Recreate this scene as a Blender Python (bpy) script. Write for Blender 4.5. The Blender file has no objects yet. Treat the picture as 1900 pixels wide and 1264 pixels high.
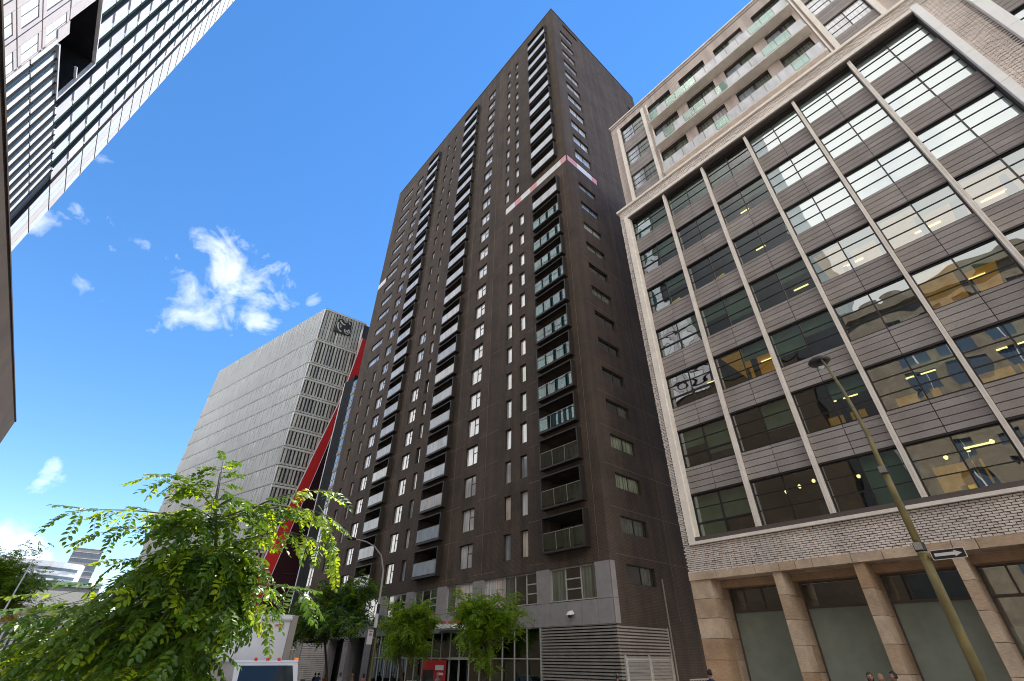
import bpy, bmesh, math, random
from mathutils import Vector, Matrix
R = math.radians
random.seed(7)
scene = bpy.context.scene
col = scene.collection

# ------------------------------------------------------------------ camera
F_PX = 848.14
cam_d = bpy.data.cameras.new('camera'); cam = bpy.data.objects.new('camera', cam_d); col.objects.link(cam)
cam_d.sensor_fit = 'HORIZONTAL'; cam_d.sensor_width = 36.0; cam_d.lens = 36.0 * F_PX / 1900.0
cam_d.clip_end = 5000; cam_d.clip_start = 0.05
th, ro, az = R(34.8275), R(0.38022), R(41.1072)
hd = Vector((math.sin(az), math.cos(az), 0)); r0 = Vector((math.cos(az), -math.sin(az), 0))
fw = hd * math.cos(th) + Vector((0, 0, math.sin(th))); u0 = r0.cross(fw)
rr = r0 * math.cos(ro) + u0 * math.sin(ro); uu = -r0 * math.sin(ro) + u0 * math.cos(ro)
cam.matrix_world = Matrix(((rr.x, uu.x, -fw.x, 0), (rr.y, uu.y, -fw.y, 0), (rr.z, uu.z, -fw.z, 0), (0, 0, 0, 1)))
scene.camera = cam

# ------------------------------------------------------------------ world, sun, exposure
SUN_EL, SUN_AZ = 65.0, 86.0          # azimuth clockwise from +Y
world = bpy.data.worlds.new('World'); scene.world = world; world.use_nodes = True
wn, wl = world.node_tree.nodes, world.node_tree.links
for n in list(wn): wn.remove(n)
def W(t, **k):
    n = wn.new(t)
    for a, b in k.items(): setattr(n, a, b)
    return n
sky = W('ShaderNodeTexSky', sky_type='NISHITA', sun_disc=False, sun_elevation=R(SUN_EL), sun_rotation=R(SUN_AZ),
        altitude=50.0, air_density=1.0, dust_density=0.0, ozone_density=1.7)
bg_sky = W('ShaderNodeBackground'); bg_sky.inputs[1].default_value = 0.122
tint = W('ShaderNodeHueSaturation'); tint.inputs['Saturation'].default_value = 1.27; tint.inputs['Hue'].default_value = 0.502; tint.inputs['Value'].default_value = 1.0
wl.new(sky.outputs[0], tint.inputs['Color']); wl.new(tint.outputs[0], bg_sky.inputs[0])
bg_cl = W('ShaderNodeBackground'); bg_cl.inputs[0].default_value = (1.0, 0.985, 0.96, 1); bg_cl.inputs[1].default_value = 1.05
tc = W('ShaderNodeTexCoord'); sep = W('ShaderNodeSeparateXYZ'); wl.new(tc.outputs['Generated'], sep.inputs[0])
def M(op, a, b=None, c=None, clamp=False):
    n = W('ShaderNodeMath', operation=op, use_clamp=clamp)
    for i, v in enumerate((a, b, c)):
        if v is None: continue
        if isinstance(v, (int, float)): n.inputs[i].default_value = v
        else: wl.new(v, n.inputs[i])
    return n.outputs[0]
zz = M('MAXIMUM', sep.outputs[2], 0.03)
px, py = M('DIVIDE', sep.outputs[0], zz), M('DIVIDE', sep.outputs[1], zz)
comb = W('ShaderNodeCombineXYZ'); wl.new(px, comb.inputs[0]); wl.new(py, comb.inputs[1])
def wnoise(scale, detail, rough, dist, off):
    mp = W('ShaderNodeMapping'); mp.inputs['Location'].default_value = off; wl.new(comb.outputs[0], mp.inputs[0])
    n = W('ShaderNodeTexNoise'); n.inputs['Scale'].default_value = scale; n.inputs['Detail'].default_value = detail
    n.inputs['Roughness'].default_value = rough; n.inputs['Distortion'].default_value = dist
    wl.new(mp.outputs[0], n.inputs['Vector']); return n.outputs['Fac']
n2 = wnoise(1.3, 7, 0.6, 0.5, (7.3, 2.2, 0))
def dnoise(scale, detail, rough, dist, off):
    mp = W('ShaderNodeMapping'); mp.inputs['Location'].default_value = off; mp.inputs['Rotation'].default_value = (.4, .3, .9); mp.inputs['Scale'].default_value = (1.0, 1.0, 1.0); wl.new(tc.outputs['Generated'], mp.inputs[0])
    n = W('ShaderNodeTexNoise'); n.inputs['Scale'].default_value = scale; n.inputs['Detail'].default_value = detail
    n.inputs['Roughness'].default_value = rough; n.inputs['Distortion'].default_value = dist
    wl.new(mp.outputs[0], n.inputs['Vector']); return n
n1 = dnoise(13.0, 10, 0.60, 0.6, (3.1, 1.7, 0)).outputs['Fac']
warp = dnoise(22.0, 5, 0.6, 0.0, (1.1, 4.7, 2.0)).outputs['Color']
wv = W('ShaderNodeVectorMath', operation='SUBTRACT'); wl.new(warp, wv.inputs[0]); wv.inputs[1].default_value = (.5, .5, .5)
ws = W('ShaderNodeVectorMath', operation='SCALE'); wl.new(wv.outputs[0], ws.inputs[0]); ws.inputs['Scale'].default_value = 0.07
wd = W('ShaderNodeVectorMath', operation='ADD'); wl.new(tc.outputs['Generated'], wd.inputs[0]); wl.new(ws.outputs[0], wd.inputs[1])
# puffs of the broken cloud: direction, angular radius, strength
puffs = [(-0.022, 0.792, 0.611, 0.0331, 0.62), (0.013, 0.810, 0.586, 0.0457, 0.72), (0.048, 0.805, 0.591, 0.0427, 0.66), (-0.006, 0.845, 0.535, 0.0428, 0.66), (-0.008, 0.868, 0.496, 0.0385, 0.60), (0.027, 0.852, 0.523, 0.0446, 0.66),
         (0.087, 0.836, 0.542, 0.0371, 0.66), (0.119, 0.830, 0.545, 0.0272, 0.50), (0.126, 0.797, 0.591, 0.0275, 0.42), (0.167, 0.791, 0.588, 0.0259, 0.42), (0.082, 0.790, 0.608, 0.0249, 0.50), (-0.184, 0.799, 0.572, 0.0255, 0.50),
         (-0.167, 0.808, 0.565, 0.0190, 0.48), (-0.135, 0.808, 0.574, 0.0231, 0.36), (-0.143, 0.826, 0.545, 0.0123, 0.40), (-0.223, 0.818, 0.531, 0.0244, 0.50), (-0.198, 0.748, 0.634, 0.0186, 0.36), (0.196, 0.751, 0.630, 0.0219, 0.32),
         (-0.073, 0.972, 0.225, 0.0211, 0.50), (-0.052, 0.974, 0.220, 0.0165, 0.34), (-0.154, 0.860, 0.486, 0.0154, 0.30), (-0.117, 0.876, 0.467, 0.0158, 0.30), (-0.065, 0.992, 0.095, 0.0450, 0.90), (-0.017, 0.995, 0.080, 0.0250, 0.7),
         (0.055, 0.995, 0.070, 0.0200, 0.60), (-0.032, 0.998, 0.052, 0.0480, 0.80), (-0.065, 0.814, 0.578, 0.0151, 0.30)]
acc = None
for (dx_, dy_, dz_, rd_, st) in puffs:
    n = W('ShaderNodeVectorMath', operation='DISTANCE'); wl.new(wd.outputs[0], n.inputs[0]); n.inputs[1].default_value = (dx_, dy_, dz_)
    q = M('DIVIDE', n.outputs['Value'], rd_ * 1.15); g = M('MULTIPLY', M('POWER', 2.718, M('MULTIPLY', M('MULTIPLY', q, q), -0.65)), st)
    acc = g if acc is None else M('MAXIMUM', acc, g)
cl_a = M('MULTIPLY', M('SUBTRACT', M('ADD', acc, M('MULTIPLY', n1, 1.6)), 1.20), 1.7, clamp=True)
cl_a = M('MULTIPLY', cl_a, M('MULTIPLY', acc, 5.0, clamp=True))
# the cloud field that the office windows mirror, lying over the south-west half of the sky
west = M('MULTIPLY', M('SUBTRACT', M('MULTIPLY', M('ADD', M('MULTIPLY', px, -1.0), M('MULTIPLY', py, -0.28)), 1.0), -0.04), 1.8, clamp=True)
cl_b = M('MULTIPLY', M('SUBTRACT', M('ADD', M('MULTIPLY', west, 0.58), M('MULTIPLY', n2, 0.9)), 0.62), 3.0, clamp=True)
cl_b = M('MULTIPLY', cl_b, west)
fac = M('MAXIMUM', M('MULTIPLY', cl_a, 0.62), M('MULTIPLY', cl_b, 0.93))
mixw = W('ShaderNodeMixShader'); wl.new(fac, mixw.inputs[0]); wl.new(bg_sky.outputs[0], mixw.inputs[1]); wl.new(bg_cl.outputs[0], mixw.inputs[2])
wo = W('ShaderNodeOutputWorld'); wl.new(mixw.outputs[0], wo.inputs[0])

sun_d = bpy.data.lights.new('sun', 'SUN'); sun_d.energy = 4.2; sun_d.angle = R(0.5); sun_d.color = (1.0, 0.95, 0.86)
sun = bpy.data.objects.new('sun', sun_d); col.objects.link(sun)
sd = Vector((math.sin(R(SUN_AZ)) * math.cos(R(SUN_EL)), math.cos(R(SUN_AZ)) * math.cos(R(SUN_EL)), math.sin(R(SUN_EL))))
sun.rotation_euler = sd.to_track_quat('Z', 'Y').to_euler(); sun.location = (0, 0, 120)
scene.view_settings.view_transform = 'Standard'; scene.view_settings.look = 'None'
scene.view_settings.gamma = 1.0; scene.view_settings.use_curve_mapping = False
scene.view_settings.exposure = 1.08
scene.render.engine = 'CYCLES'
scene.cycles.pixel_filter_type = 'BLACKMAN_HARRIS'; scene.cycles.filter_width = 1.0
scene.cycles.max_bounces = 8; scene.cycles.transparent_max_bounces = 16

# ------------------------------------------------------------------ materials
MATS = {}
def mat(name, color=(.5, .5, .5), rough=.7, metal=0.0, spec=.5, noise=0.0, nscale=3.0, bump=0.0, bscale=20.0, emit=None, estr=0.0,
        stretch=(1, 1, 1), coat=0.0, noise2=0.0, n2scale=0.3, subsurf=None):
    if name in MATS: return MATS[name]
    m = bpy.data.materials.new(name); m.use_nodes = True; MATS[name] = m
    nt = m.node_tree; b = nt.nodes['Principled BSDF']; L = nt.links
    b.inputs['Base Color'].default_value = (*color, 1); b.inputs['Roughness'].default_value = rough
    b.inputs['Metallic'].default_value = metal; b.inputs['Specular IOR Level'].default_value = spec
    b.inputs['Coat Weight'].default_value = coat
    if emit: b.inputs['Emission Color'].default_value = (*emit, 1); b.inputs['Emission Strength'].default_value = estr
    if noise or bump or noise2:
        g = nt.nodes.new('ShaderNodeNewGeometry'); mp = nt.nodes.new('ShaderNodeMapping'); mp.inputs['Scale'].default_value = stretch
        L.new(g.outputs['Position'], mp.inputs[0])
    cur = None
    if noise:
        n = nt.nodes.new('ShaderNodeTexNoise'); n.inputs['Scale'].default_value = nscale; n.inputs['Detail'].default_value = 6; n.inputs['Roughness'].default_value = .65
        L.new(mp.outputs[0], n.inputs['Vector'])
        r = nt.nodes.new('ShaderNodeMapRange'); r.inputs[1].default_value = .3; r.inputs[2].default_value = .7
        r.inputs[3].default_value = 1 - noise; r.inputs[4].default_value = 1 + noise; L.new(n.outputs['Fac'], r.inputs[0])
        mx = nt.nodes.new('ShaderNodeVectorMath'); mx.operation = 'SCALE'; mx.inputs[0].default_value = color
        L.new(r.outputs[0], mx.inputs['Scale']); cur = mx
        if noise2:
            q = nt.nodes.new('ShaderNodeTexNoise'); q.inputs['Scale'].default_value = n2scale; q.inputs['Detail'].default_value = 4
            L.new(g.outputs['Position'], q.inputs['Vector'])
            r2 = nt.nodes.new('ShaderNodeMapRange'); r2.inputs[1].default_value = .3; r2.inputs[2].default_value = .7
            r2.inputs[3].default_value = 1 - noise2; r2.inputs[4].default_value = 1 + noise2; L.new(q.outputs['Fac'], r2.inputs[0])
            m2 = nt.nodes.new('ShaderNodeVectorMath'); m2.operation = 'SCALE'; L.new(cur.outputs[0], m2.inputs[0]); L.new(r2.outputs[0], m2.inputs['Scale']); cur = m2
        L.new(cur.outputs[0], b.inputs['Base Color'])
    if bump:
        n = nt.nodes.new('ShaderNodeTexNoise'); n.inputs['Scale'].default_value = bscale; n.inputs['Detail'].default_value = 5
        L.new(mp.outputs[0], n.inputs['Vector'])
        bp = nt.nodes.new('ShaderNodeBump'); bp.inputs['Strength'].default_value = bump; bp.inputs['Distance'].default_value = .02
        L.new(n.outputs['Fac'], bp.inputs['Height']); L.new(bp.outputs[0], b.inputs['Normal'])
    return m

def brickmat(name, c1, c2, mortar, bw, bh, swap, noise=.15, bump=.5, msize=.012):
    """fine brickwork; swap 'y' for walls facing X, 'x' for walls facing Y"""
    m = bpy.data.materials.new(name); m.use_nodes = True; MATS[name] = m
    nt = m.node_tree; b = nt.nodes['Principled BSDF']; L = nt.links; b.inputs['Roughness'].default_value = .85
    g = nt.nodes.new('ShaderNodeNewGeometry'); s = nt.nodes.new('ShaderNodeSeparateXYZ'); L.new(g.outputs['Position'], s.inputs[0])
    ad = nt.nodes.new('ShaderNodeMath'); ad.operation = 'ADD'; L.new(s.outputs[0], ad.inputs[0]); L.new(s.outputs[1], ad.inputs[1])
    c = nt.nodes.new('ShaderNodeCombineXYZ'); L.new(ad.outputs[0], c.inputs[0]); L.new(s.outputs[2], c.inputs[1])
    br = nt.nodes.new('ShaderNodeTexBrick'); L.new(c.outputs[0], br.inputs['Vector'])
    br.inputs['Color1'].default_value = (*c1, 1); br.inputs['Color2'].default_value = (*c2, 1); br.inputs['Mortar'].default_value = (*mortar, 1)
    br.inputs['Scale'].default_value = 1; br.inputs['Mortar Size'].default_value = msize; br.inputs['Brick Width'].default_value = bw; br.inputs['Row Height'].default_value = bh
    n = nt.nodes.new('ShaderNodeTexNoise'); n.inputs['Scale'].default_value = .35; n.inputs['Detail'].default_value = 8; n.inputs['Roughness'].default_value = .7
    L.new(g.outputs['Position'], n.inputs['Vector'])
    r = nt.nodes.new('ShaderNodeMapRange'); r.inputs[1].default_value = .3; r.inputs[2].default_value = .7; r.inputs[3].default_value = 1 - noise; r.inputs[4].default_value = 1 + noise
    L.new(n.outputs['Fac'], r.inputs[0])
    mx = nt.nodes.new('ShaderNodeVectorMath'); mx.operation = 'SCALE'; L.new(br.outputs['Color'], mx.inputs[0]); L.new(r.outputs[0], mx.inputs['Scale']); L.new(mx.outputs[0], b.inputs['Base Color'])
    mp = nt.nodes.new('ShaderNodeMapping'); mp.inputs['Scale'].default_value = (1.6, 1.6, .05); L.new(g.outputs['Position'], mp.inputs[0])
    ns = nt.nodes.new('ShaderNodeTexNoise'); ns.inputs['Scale'].default_value = 1.0; ns.inputs['Detail'].default_value = 5; L.new(mp.outputs[0], ns.inputs['Vector'])
    rs_ = nt.nodes.new('ShaderNodeMapRange'); rs_.inputs[1].default_value = .35; rs_.inputs[2].default_value = .7; rs_.inputs[3].default_value = .82; rs_.inputs[4].default_value = 1.2; L.new(ns.outputs['Fac'], rs_.inputs[0])
    mx2 = nt.nodes.new('ShaderNodeVectorMath'); mx2.operation = 'SCALE'; L.new(mx.outputs[0], mx2.inputs[0]); L.new(rs_.outputs[0], mx2.inputs['Scale']); L.new(mx2.outputs[0], b.inputs['Base Color'])
    bp = nt.nodes.new('ShaderNodeBump'); bp.inputs['Strength'].default_value = bump; bp.inputs['Distance'].default_value = .01; bp.invert = True
    L.new(br.outputs['Fac'], bp.inputs['Height']); L.new(bp.outputs[0], b.inputs['Normal'])
    return m

def glassmat(name, tintc=(.75, .85, .8), refl=.25, rough=.0, wave=0.0):
    """thin architectural glass: tinted see-through plus a mirror part that grows at grazing angles"""
    m = bpy.data.materials.new(name); m.use_nodes = True; MATS[name] = m
    nt = m.node_tree; L = nt.links; nt.nodes.remove(nt.nodes['Principled BSDF']); out = nt.nodes['Material Output']
    t = nt.nodes.new('ShaderNodeBsdfTransparent'); t.inputs[0].default_value = (*tintc, 1)
    gl = nt.nodes.new('ShaderNodeBsdfGlossy'); gl.inputs['Roughness'].default_value = rough; gl.inputs[0].default_value = (.92, .96, .95, 1)
    lw = nt.nodes.new('ShaderNodeLayerWeight'); lw.inputs[0].default_value = .5
    pw = nt.nodes.new('ShaderNodeMath'); pw.operation = 'POWER'; pw.inputs[1].default_value = 4.0; L.new(lw.outputs['Facing'], pw.inputs[0])
    r = nt.nodes.new('ShaderNodeMapRange'); r.inputs[3].default_value = refl; r.inputs[4].default_value = .95; L.new(pw.outputs[0], r.inputs[0])
    if wave:
        g = nt.nodes.new('ShaderNodeNewGeometry'); n = nt.nodes.new('ShaderNodeTexNoise'); n.inputs['Scale'].default_value = .55; n.inputs['Detail'].default_value = 1
        L.new(g.outputs['Position'], n.inputs['Vector']); bp = nt.nodes.new('ShaderNodeBump'); bp.inputs['Strength'].default_value = wave; bp.inputs['Distance'].default_value = .05
        L.new(n.outputs['Fac'], bp.inputs['Height']); L.new(bp.outputs[0], gl.inputs['Normal'])
    mx = nt.nodes.new('ShaderNodeMixShader'); L.new(r.outputs[0], mx.inputs[0]); L.new(t.outputs[0], mx.inputs[1]); L.new(gl.outputs[0], mx.inputs[2]); L.new(mx.outputs[0], out.inputs[0])
    return m

def opaquepane(name, c, dark=.55, scale=9.0, refl=.5):
    """opaque polished pane with curtain-like folds; pale colours stand in for cloud reflections"""
    m = bpy.data.materials.new(name); m.use_nodes = True; MATS[name] = m
    nt = m.node_tree; b = nt.nodes['Principled BSDF']; L = nt.links; b.inputs['Roughness'].default_value = .06; b.inputs['IOR'].default_value = 2.3; b.inputs['Coat Weight'].default_value = .6
    b.inputs['Specular IOR Level'].default_value = refl
    g = nt.nodes.new('ShaderNodeNewGeometry'); mp = nt.nodes.new('ShaderNodeMapping'); mp.inputs['Scale'].default_value = (1, 1, .03); L.new(g.outputs['Position'], mp.inputs[0])
    n = nt.nodes.new('ShaderNodeTexNoise'); n.inputs['Scale'].default_value = scale; n.inputs['Detail'].default_value = 3; L.new(mp.outputs[0], n.inputs['Vector'])
    n3 = nt.nodes.new('ShaderNodeTexNoise'); n3.inputs['Scale'].default_value = .55; n3.inputs['Detail'].default_value = 1; L.new(g.outputs['Position'], n3.inputs['Vector'])
    r = nt.nodes.new('ShaderNodeMapRange'); r.inputs[1].default_value = .35; r.inputs[2].default_value = .65; r.inputs[3].default_value = dark; r.inputs[4].default_value = 1.05; L.new(n.outputs['Fac'], r.inputs[0])
    r3 = nt.nodes.new('ShaderNodeMapRange'); r3.inputs[1].default_value = .35; r3.inputs[2].default_value = .6; r3.inputs[3].default_value = .7; r3.inputs[4].default_value = 1.1; L.new(n3.outputs['Fac'], r3.inputs[0])
    mm = nt.nodes.new('ShaderNodeMath'); mm.operation = 'MULTIPLY'; L.new(r.outputs[0], mm.inputs[0]); L.new(r3.outputs[0], mm.inputs[1])
    mx = nt.nodes.new('ShaderNodeVectorMath'); mx.operation = 'SCALE'; mx.inputs[0].default_value = c; L.new(mm.outputs[0], mx.inputs['Scale']); L.new(mx.outputs[0], b.inputs['Base Color'])
    return m

def leafmat(name, c1, c2, trans=.45):
    m = bpy.data.materials.new(name); m.use_nodes = True; MATS[name] = m
    nt = m.node_tree; L = nt.links; nt.nodes.remove(nt.nodes['Principled BSDF']); out = nt.nodes['Material Output']
    g = nt.nodes.new('ShaderNodeNewGeometry'); n = nt.nodes.new('ShaderNodeTexNoise'); n.inputs['Scale'].default_value = 6; n.inputs['Detail'].default_value = 3
    L.new(g.outputs['Position'], n.inputs['Vector'])
    cr = nt.nodes.new('ShaderNodeMix'); cr.data_type = 'RGBA'; cr.inputs[6].default_value = (*c1, 1); cr.inputs[7].default_value = (*c2, 1)
    ri = nt.nodes.new('ShaderNodeMapRange'); ri.inputs[1].default_value = .32; ri.inputs[2].default_value = .68; L.new(n.outputs['Fac'], ri.inputs[0]); L.new(ri.outputs[0], cr.inputs[0])
    d = nt.nodes.new('ShaderNodeBsdfPrincipled'); d.inputs['Roughness'].default_value = .38; L.new(cr.outputs[2], d.inputs['Base Color'])
    t = nt.nodes.new('ShaderNodeBsdfTranslucent'); sc = nt.nodes.new('ShaderNodeVectorMath'); sc.operation = 'MULTIPLY'; sc.inputs[1].default_value = (2.6, 2.2, .6)
    L.new(cr.outputs[2], sc.inputs[0]); L.new(sc.outputs[0], t.inputs[0])
    mx = nt.nodes.new('ShaderNodeMixShader'); mx.inputs[0].default_value = trans; L.new(d.outputs[0], mx.inputs[1]); L.new(t.outputs[0], mx.inputs[2]); L.new(mx.outputs[0], out.inputs[0])
    return m

M_towerbrick = brickmat('tower_brick', (.072, .047, .032), (.050, .034, .023), (.098, .070, .050), .24, .08, 'y', .34)
mat('tower_metal', (.028, .021, .016), .5, noise=.2, nscale=2)
mat('joint_sealant', (.19, .145, .12), .8)
mat('dark_frame', (.02, .02, .02), .4)
mat('black_void', (.008, .008, .008), .9)
mat('alu_frame', (.55, .53, .5), .4, .4)
opaquepane('pane_pale', (.80, .79, .80)); opaquepane('pane_warm', (.80, .70, .62)); opaquepane('pane_grey', (.45, .50, .55))  # near-white colour of the pale pane stands in for mirrored bright cloud
opaquepane('pane_green', (.16, .19, .15), .4); opaquepane('pane_dark', (.025, .03, .028), .4); opaquepane('pane_lime', (.42, .5, .32), .35)
mat('balcony_glass_pale', (.60, .60, .61), .12, noise=.25, nscale=1.2, stretch=(1, 1, .3)); glassmat('balcony_glass', (.50, .70, .62), .16)
mat('balcony_glass_mid', (.36, .41, .46), .1, noise=.3, nscale=1.0, stretch=(1, 1, .3)); mat('pink_panel', (.75, .33, .33), .35, noise=.15); mat('white_panel', (.85, .80, .78), .35)
mat('concrete_panel', (.30, .272, .268), .75, noise=.12, nscale=2.5, bump=.15, bscale=40)
mat('louvre_metal', (.42, .38, .34), .45, .5, noise=.2, nscale=1.5)
mat('galvanised', (.34, .32, .30), .5, .5, noise=.15)
glassmat('shop_glass', (.42, .55, .48), .12, wave=.05); mat('interior_dark', (.05, .055, .05), .8, noise=.5, nscale=1.2)
mat('red_mural', (.55, .02, .02), .5); mat('paint_white', (.8, .8, .8), .5)
mat('tower_core', (.03, .025, .022), .9)
mat('office_brick', (.78, .68, .61), .85, noise=.16, nscale=9, noise2=.14, n2scale=.7); mat('office_mortar', (.10, .075, .065), .95, noise=.3, nscale=7)
brickmat('office_brick_far', (.68, .56, .50), (.60, .49, .43), (.30, .24, .21), .24, .085, 'y', .1, .6)
mat('cream_stone', (.88, .79, .69), .6, noise=.07, nscale=3, noise2=.08, n2scale=.8); mat('white_band', (.92, .89, .85), .55, noise=.05, nscale=2)
mat('spandrel', (.30, .262, .245), .8, noise=.12, nscale=14, bump=.25, bscale=60, noise2=.13, n2scale=.9); mat('spandrel_pale', (.345, .305, .285), .8, noise=.12, nscale=14, bump=.25, bscale=60, noise2=.13, n2scale=.9)
mat('gunmetal', (.035, .03, .03), .35, .3); mat('bronze_sill', (.11, .085, .075), .5)
mat('warm_stone', (.50, .35, .23), .8, noise=.22, nscale=5, stretch=(1, 1, 6), bump=.3, bscale=14, noise2=.2, n2scale=1.1)
mat('warm_stone_b', (.58, .43, .30), .8, noise=.2, nscale=6, stretch=(1, 1, 6), bump=.3, bscale=14, noise2=.2, n2scale=1.3)
mat('warm_stone_c', (.44, .28, .165), .8, noise=.22, nscale=5, stretch=(1, 1, 6), bump=.3, bscale=14, noise2=.2, n2scale=1.2)
glassmat('office_glass', (.52, .64, .52), .28, wave=.4); glassmat('office_glass_high', (.7, .78, .75), .42, wave=.1); mat('frosted_pane', (.29, .335, .285), .14, spec=.7, noise=.1, nscale=.8, noise2=.12, n2scale=.4); glassmat('base_glass', (.6, .68, .64), .25, wave=.04)
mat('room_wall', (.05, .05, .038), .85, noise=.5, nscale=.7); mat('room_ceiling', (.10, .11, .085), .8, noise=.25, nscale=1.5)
mat('blind_green', (.30, .36, .31), .9, noise=.08, nscale=1.2, noise2=.15, n2scale=.6); mat('reflection_sheet', (.70, .72, .70), .85, noise=.06, nscale=2, noise2=.15, n2scale=.6)
mat('ochre_wall', (.55, .30, .05), .7, noise=.7, nscale=1.1, emit=(.95, .42, .04), estr=.13)  # faint emission on the wall stands in for warm room light
mat('lamp_glow', (1, .9, .6), .5, emit=(1, .74, .34), estr=1.4); mat('yellow_fabric', (.85, .62, .02), .6, emit=(1, .7, .02), estr=.2)  # the fabric is given a slight glow in place of room light
mat('desk', (.09, .06, .04), .6); mat('blue_chair', (.05, .10, .16), .6)
mat('clad_pale', (.64, .625, .63), .6, spec=.2, noise=.08, nscale=1.2, noise2=.1, n2scale=.2); mat('clad_pink', (.62, .565, .55), .6, spec=.2, noise=.06, nscale=1.2); mat('clad_mint', (.63, .67, .65), .6, spec=.2, noise=.08, nscale=1.2)
mat('glass_teal', (.035, .075, .065), .08, spec=.8); mat('clad_dark', (.03, .03, .033), .4); mat('reflective_white', (.86, .84, .82), .3, spec=.3, noise=.1, nscale=.4)
mat('brown_granite', (.070, .050, .036), .8, spec=.15, noise=.22, nscale=4, stretch=(1, 1, 3), noise2=.15, n2scale=.3)
mat('campus_white', (.58, .595, .60), .4, noise=.06, nscale=.5, noise2=.06, n2scale=.05); mat('campus_fin', (.43, .42, .38), .6, noise=.28, nscale=2.0); mat('campus_gap', (.03, .028, .026), .6)
mat('campus_band', (.56, .56, .50), .6); mat('campus_seam', (.16, .16, .16), .8); mat('campus_orange', (.42, .30, .18), .6)
mat('red_metal', (.52, .012, .01), .4, noise=.08, nscale=.5); mat('maroon_glass', (.035, .010, .012), .35, spec=.2); mat('charcoal_metal', (.016, .017, .02), .85, spec=.15, noise=.3, nscale=1)
mat('white_trim', (.75, .75, .75), .5)
mat('bark', (.09, .065, .045), .9, noise=.3, nscale=12, bump=.6, bscale=30); mat('twig', (.10, .13, .04), .7)
leafmat('leaf_fore', (.024, .074, .008), (.080, .155, .013), .38); leafmat('leaf_street', (.08, .17, .016), (.18, .28, .026), .5); leafmat('leaf_dark', (.025, .065, .010), (.06, .12, .016), .35); leafmat('leaf_light', (.14, .24, .018), (.24, .33, .028), .55)
mat('lamp_pole_old', (.21, .165, .06), .55, .2, noise=.35, nscale=6, stretch=(1, 1, .4), noise2=.25, n2scale=2); mat('lamp_head', (.03, .024, .02), .35, .2); mat('lamp_glass', (.75, .78, .8), .1, spec=.8)
mat('pole_grey', (.38, .35, .33), .5, .2); mat('pole_black', (.012, .012, .012), .5); mat('pole_olive', (.16, .13, .04), .6)
mat('sign_black', (.01, .01, .012), .45); mat('sign_white', (.66, .63, .62), .5); mat('sign_red', (.5, .02, .03), .5)
mat('truck_white', (.72, .70, .69), .45, noise=.05, nscale=1.3); mat('truck_edge', (.32, .27, .23), .5); mat('car_glass', (.02, .03, .035), .05, spec=.4); mat('tyre', (.012, .012, .012), .8); mat('amber_lens', (.9, .25, .02), .3, emit=(1, .25, .02), estr=.2); mat('red_lens', (.8, .03, .02), .3)
mat('chrome', (.5, .5, .5), .2, 1); mat('black_plastic', (.015, .015, .015), .5)
mat('asphalt', (.05, .05, .052), .9, noise=.2, nscale=8, bump=.3, bscale=60); mat('pavement', (.30, .29, .27), .85, noise=.12, nscale=3, bump=.2, bscale=30); mat('earth', (.12, .11, .09), .95, noise=.2); mat('road_paint', (.75, .75, .72), .7); mat('kerb', (.36, .35, .33), .85)
mat('beige_stone', (.30, .24, .17), .85, noise=.35, nscale=.8); mat('slate_glass', (.10, .13, .17), .15, spec=.8); mat('roof_slate', (.20, .20, .19), .7, noise=.2, nscale=4); mat('copper_green', (.38, .52, .40), .7); mat('orange_awning', (.80, .28, .04), .7); mat('tower_far', (.13, .16, .20), .3, noise=.3, nscale=.4)
mat('skin_a', (.45, .25, .17), .5); mat('skin_b', (.20, .11, .07), .5); mat('hair_dark', (.012, .009, .008), .6); mat('hair_brown', (.06, .025, .012), .6); mat('hair_blond', (.35, .22, .10), .6)
for nme, c in dict(cloth_navy=(.02, .03, .08), cloth_white=(.65, .65, .68), cloth_rust=(.35, .08, .03), cloth_black=(.015, .015, .018), cloth_grey=(.2, .2, .22), cloth_blue=(.05, .10, .22), cloth_khaki=(.3, .24, .14), cloth_pink=(.5, .22, .22)).items():
    mat(nme, c, .85, noise=.12, nscale=8)

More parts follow.
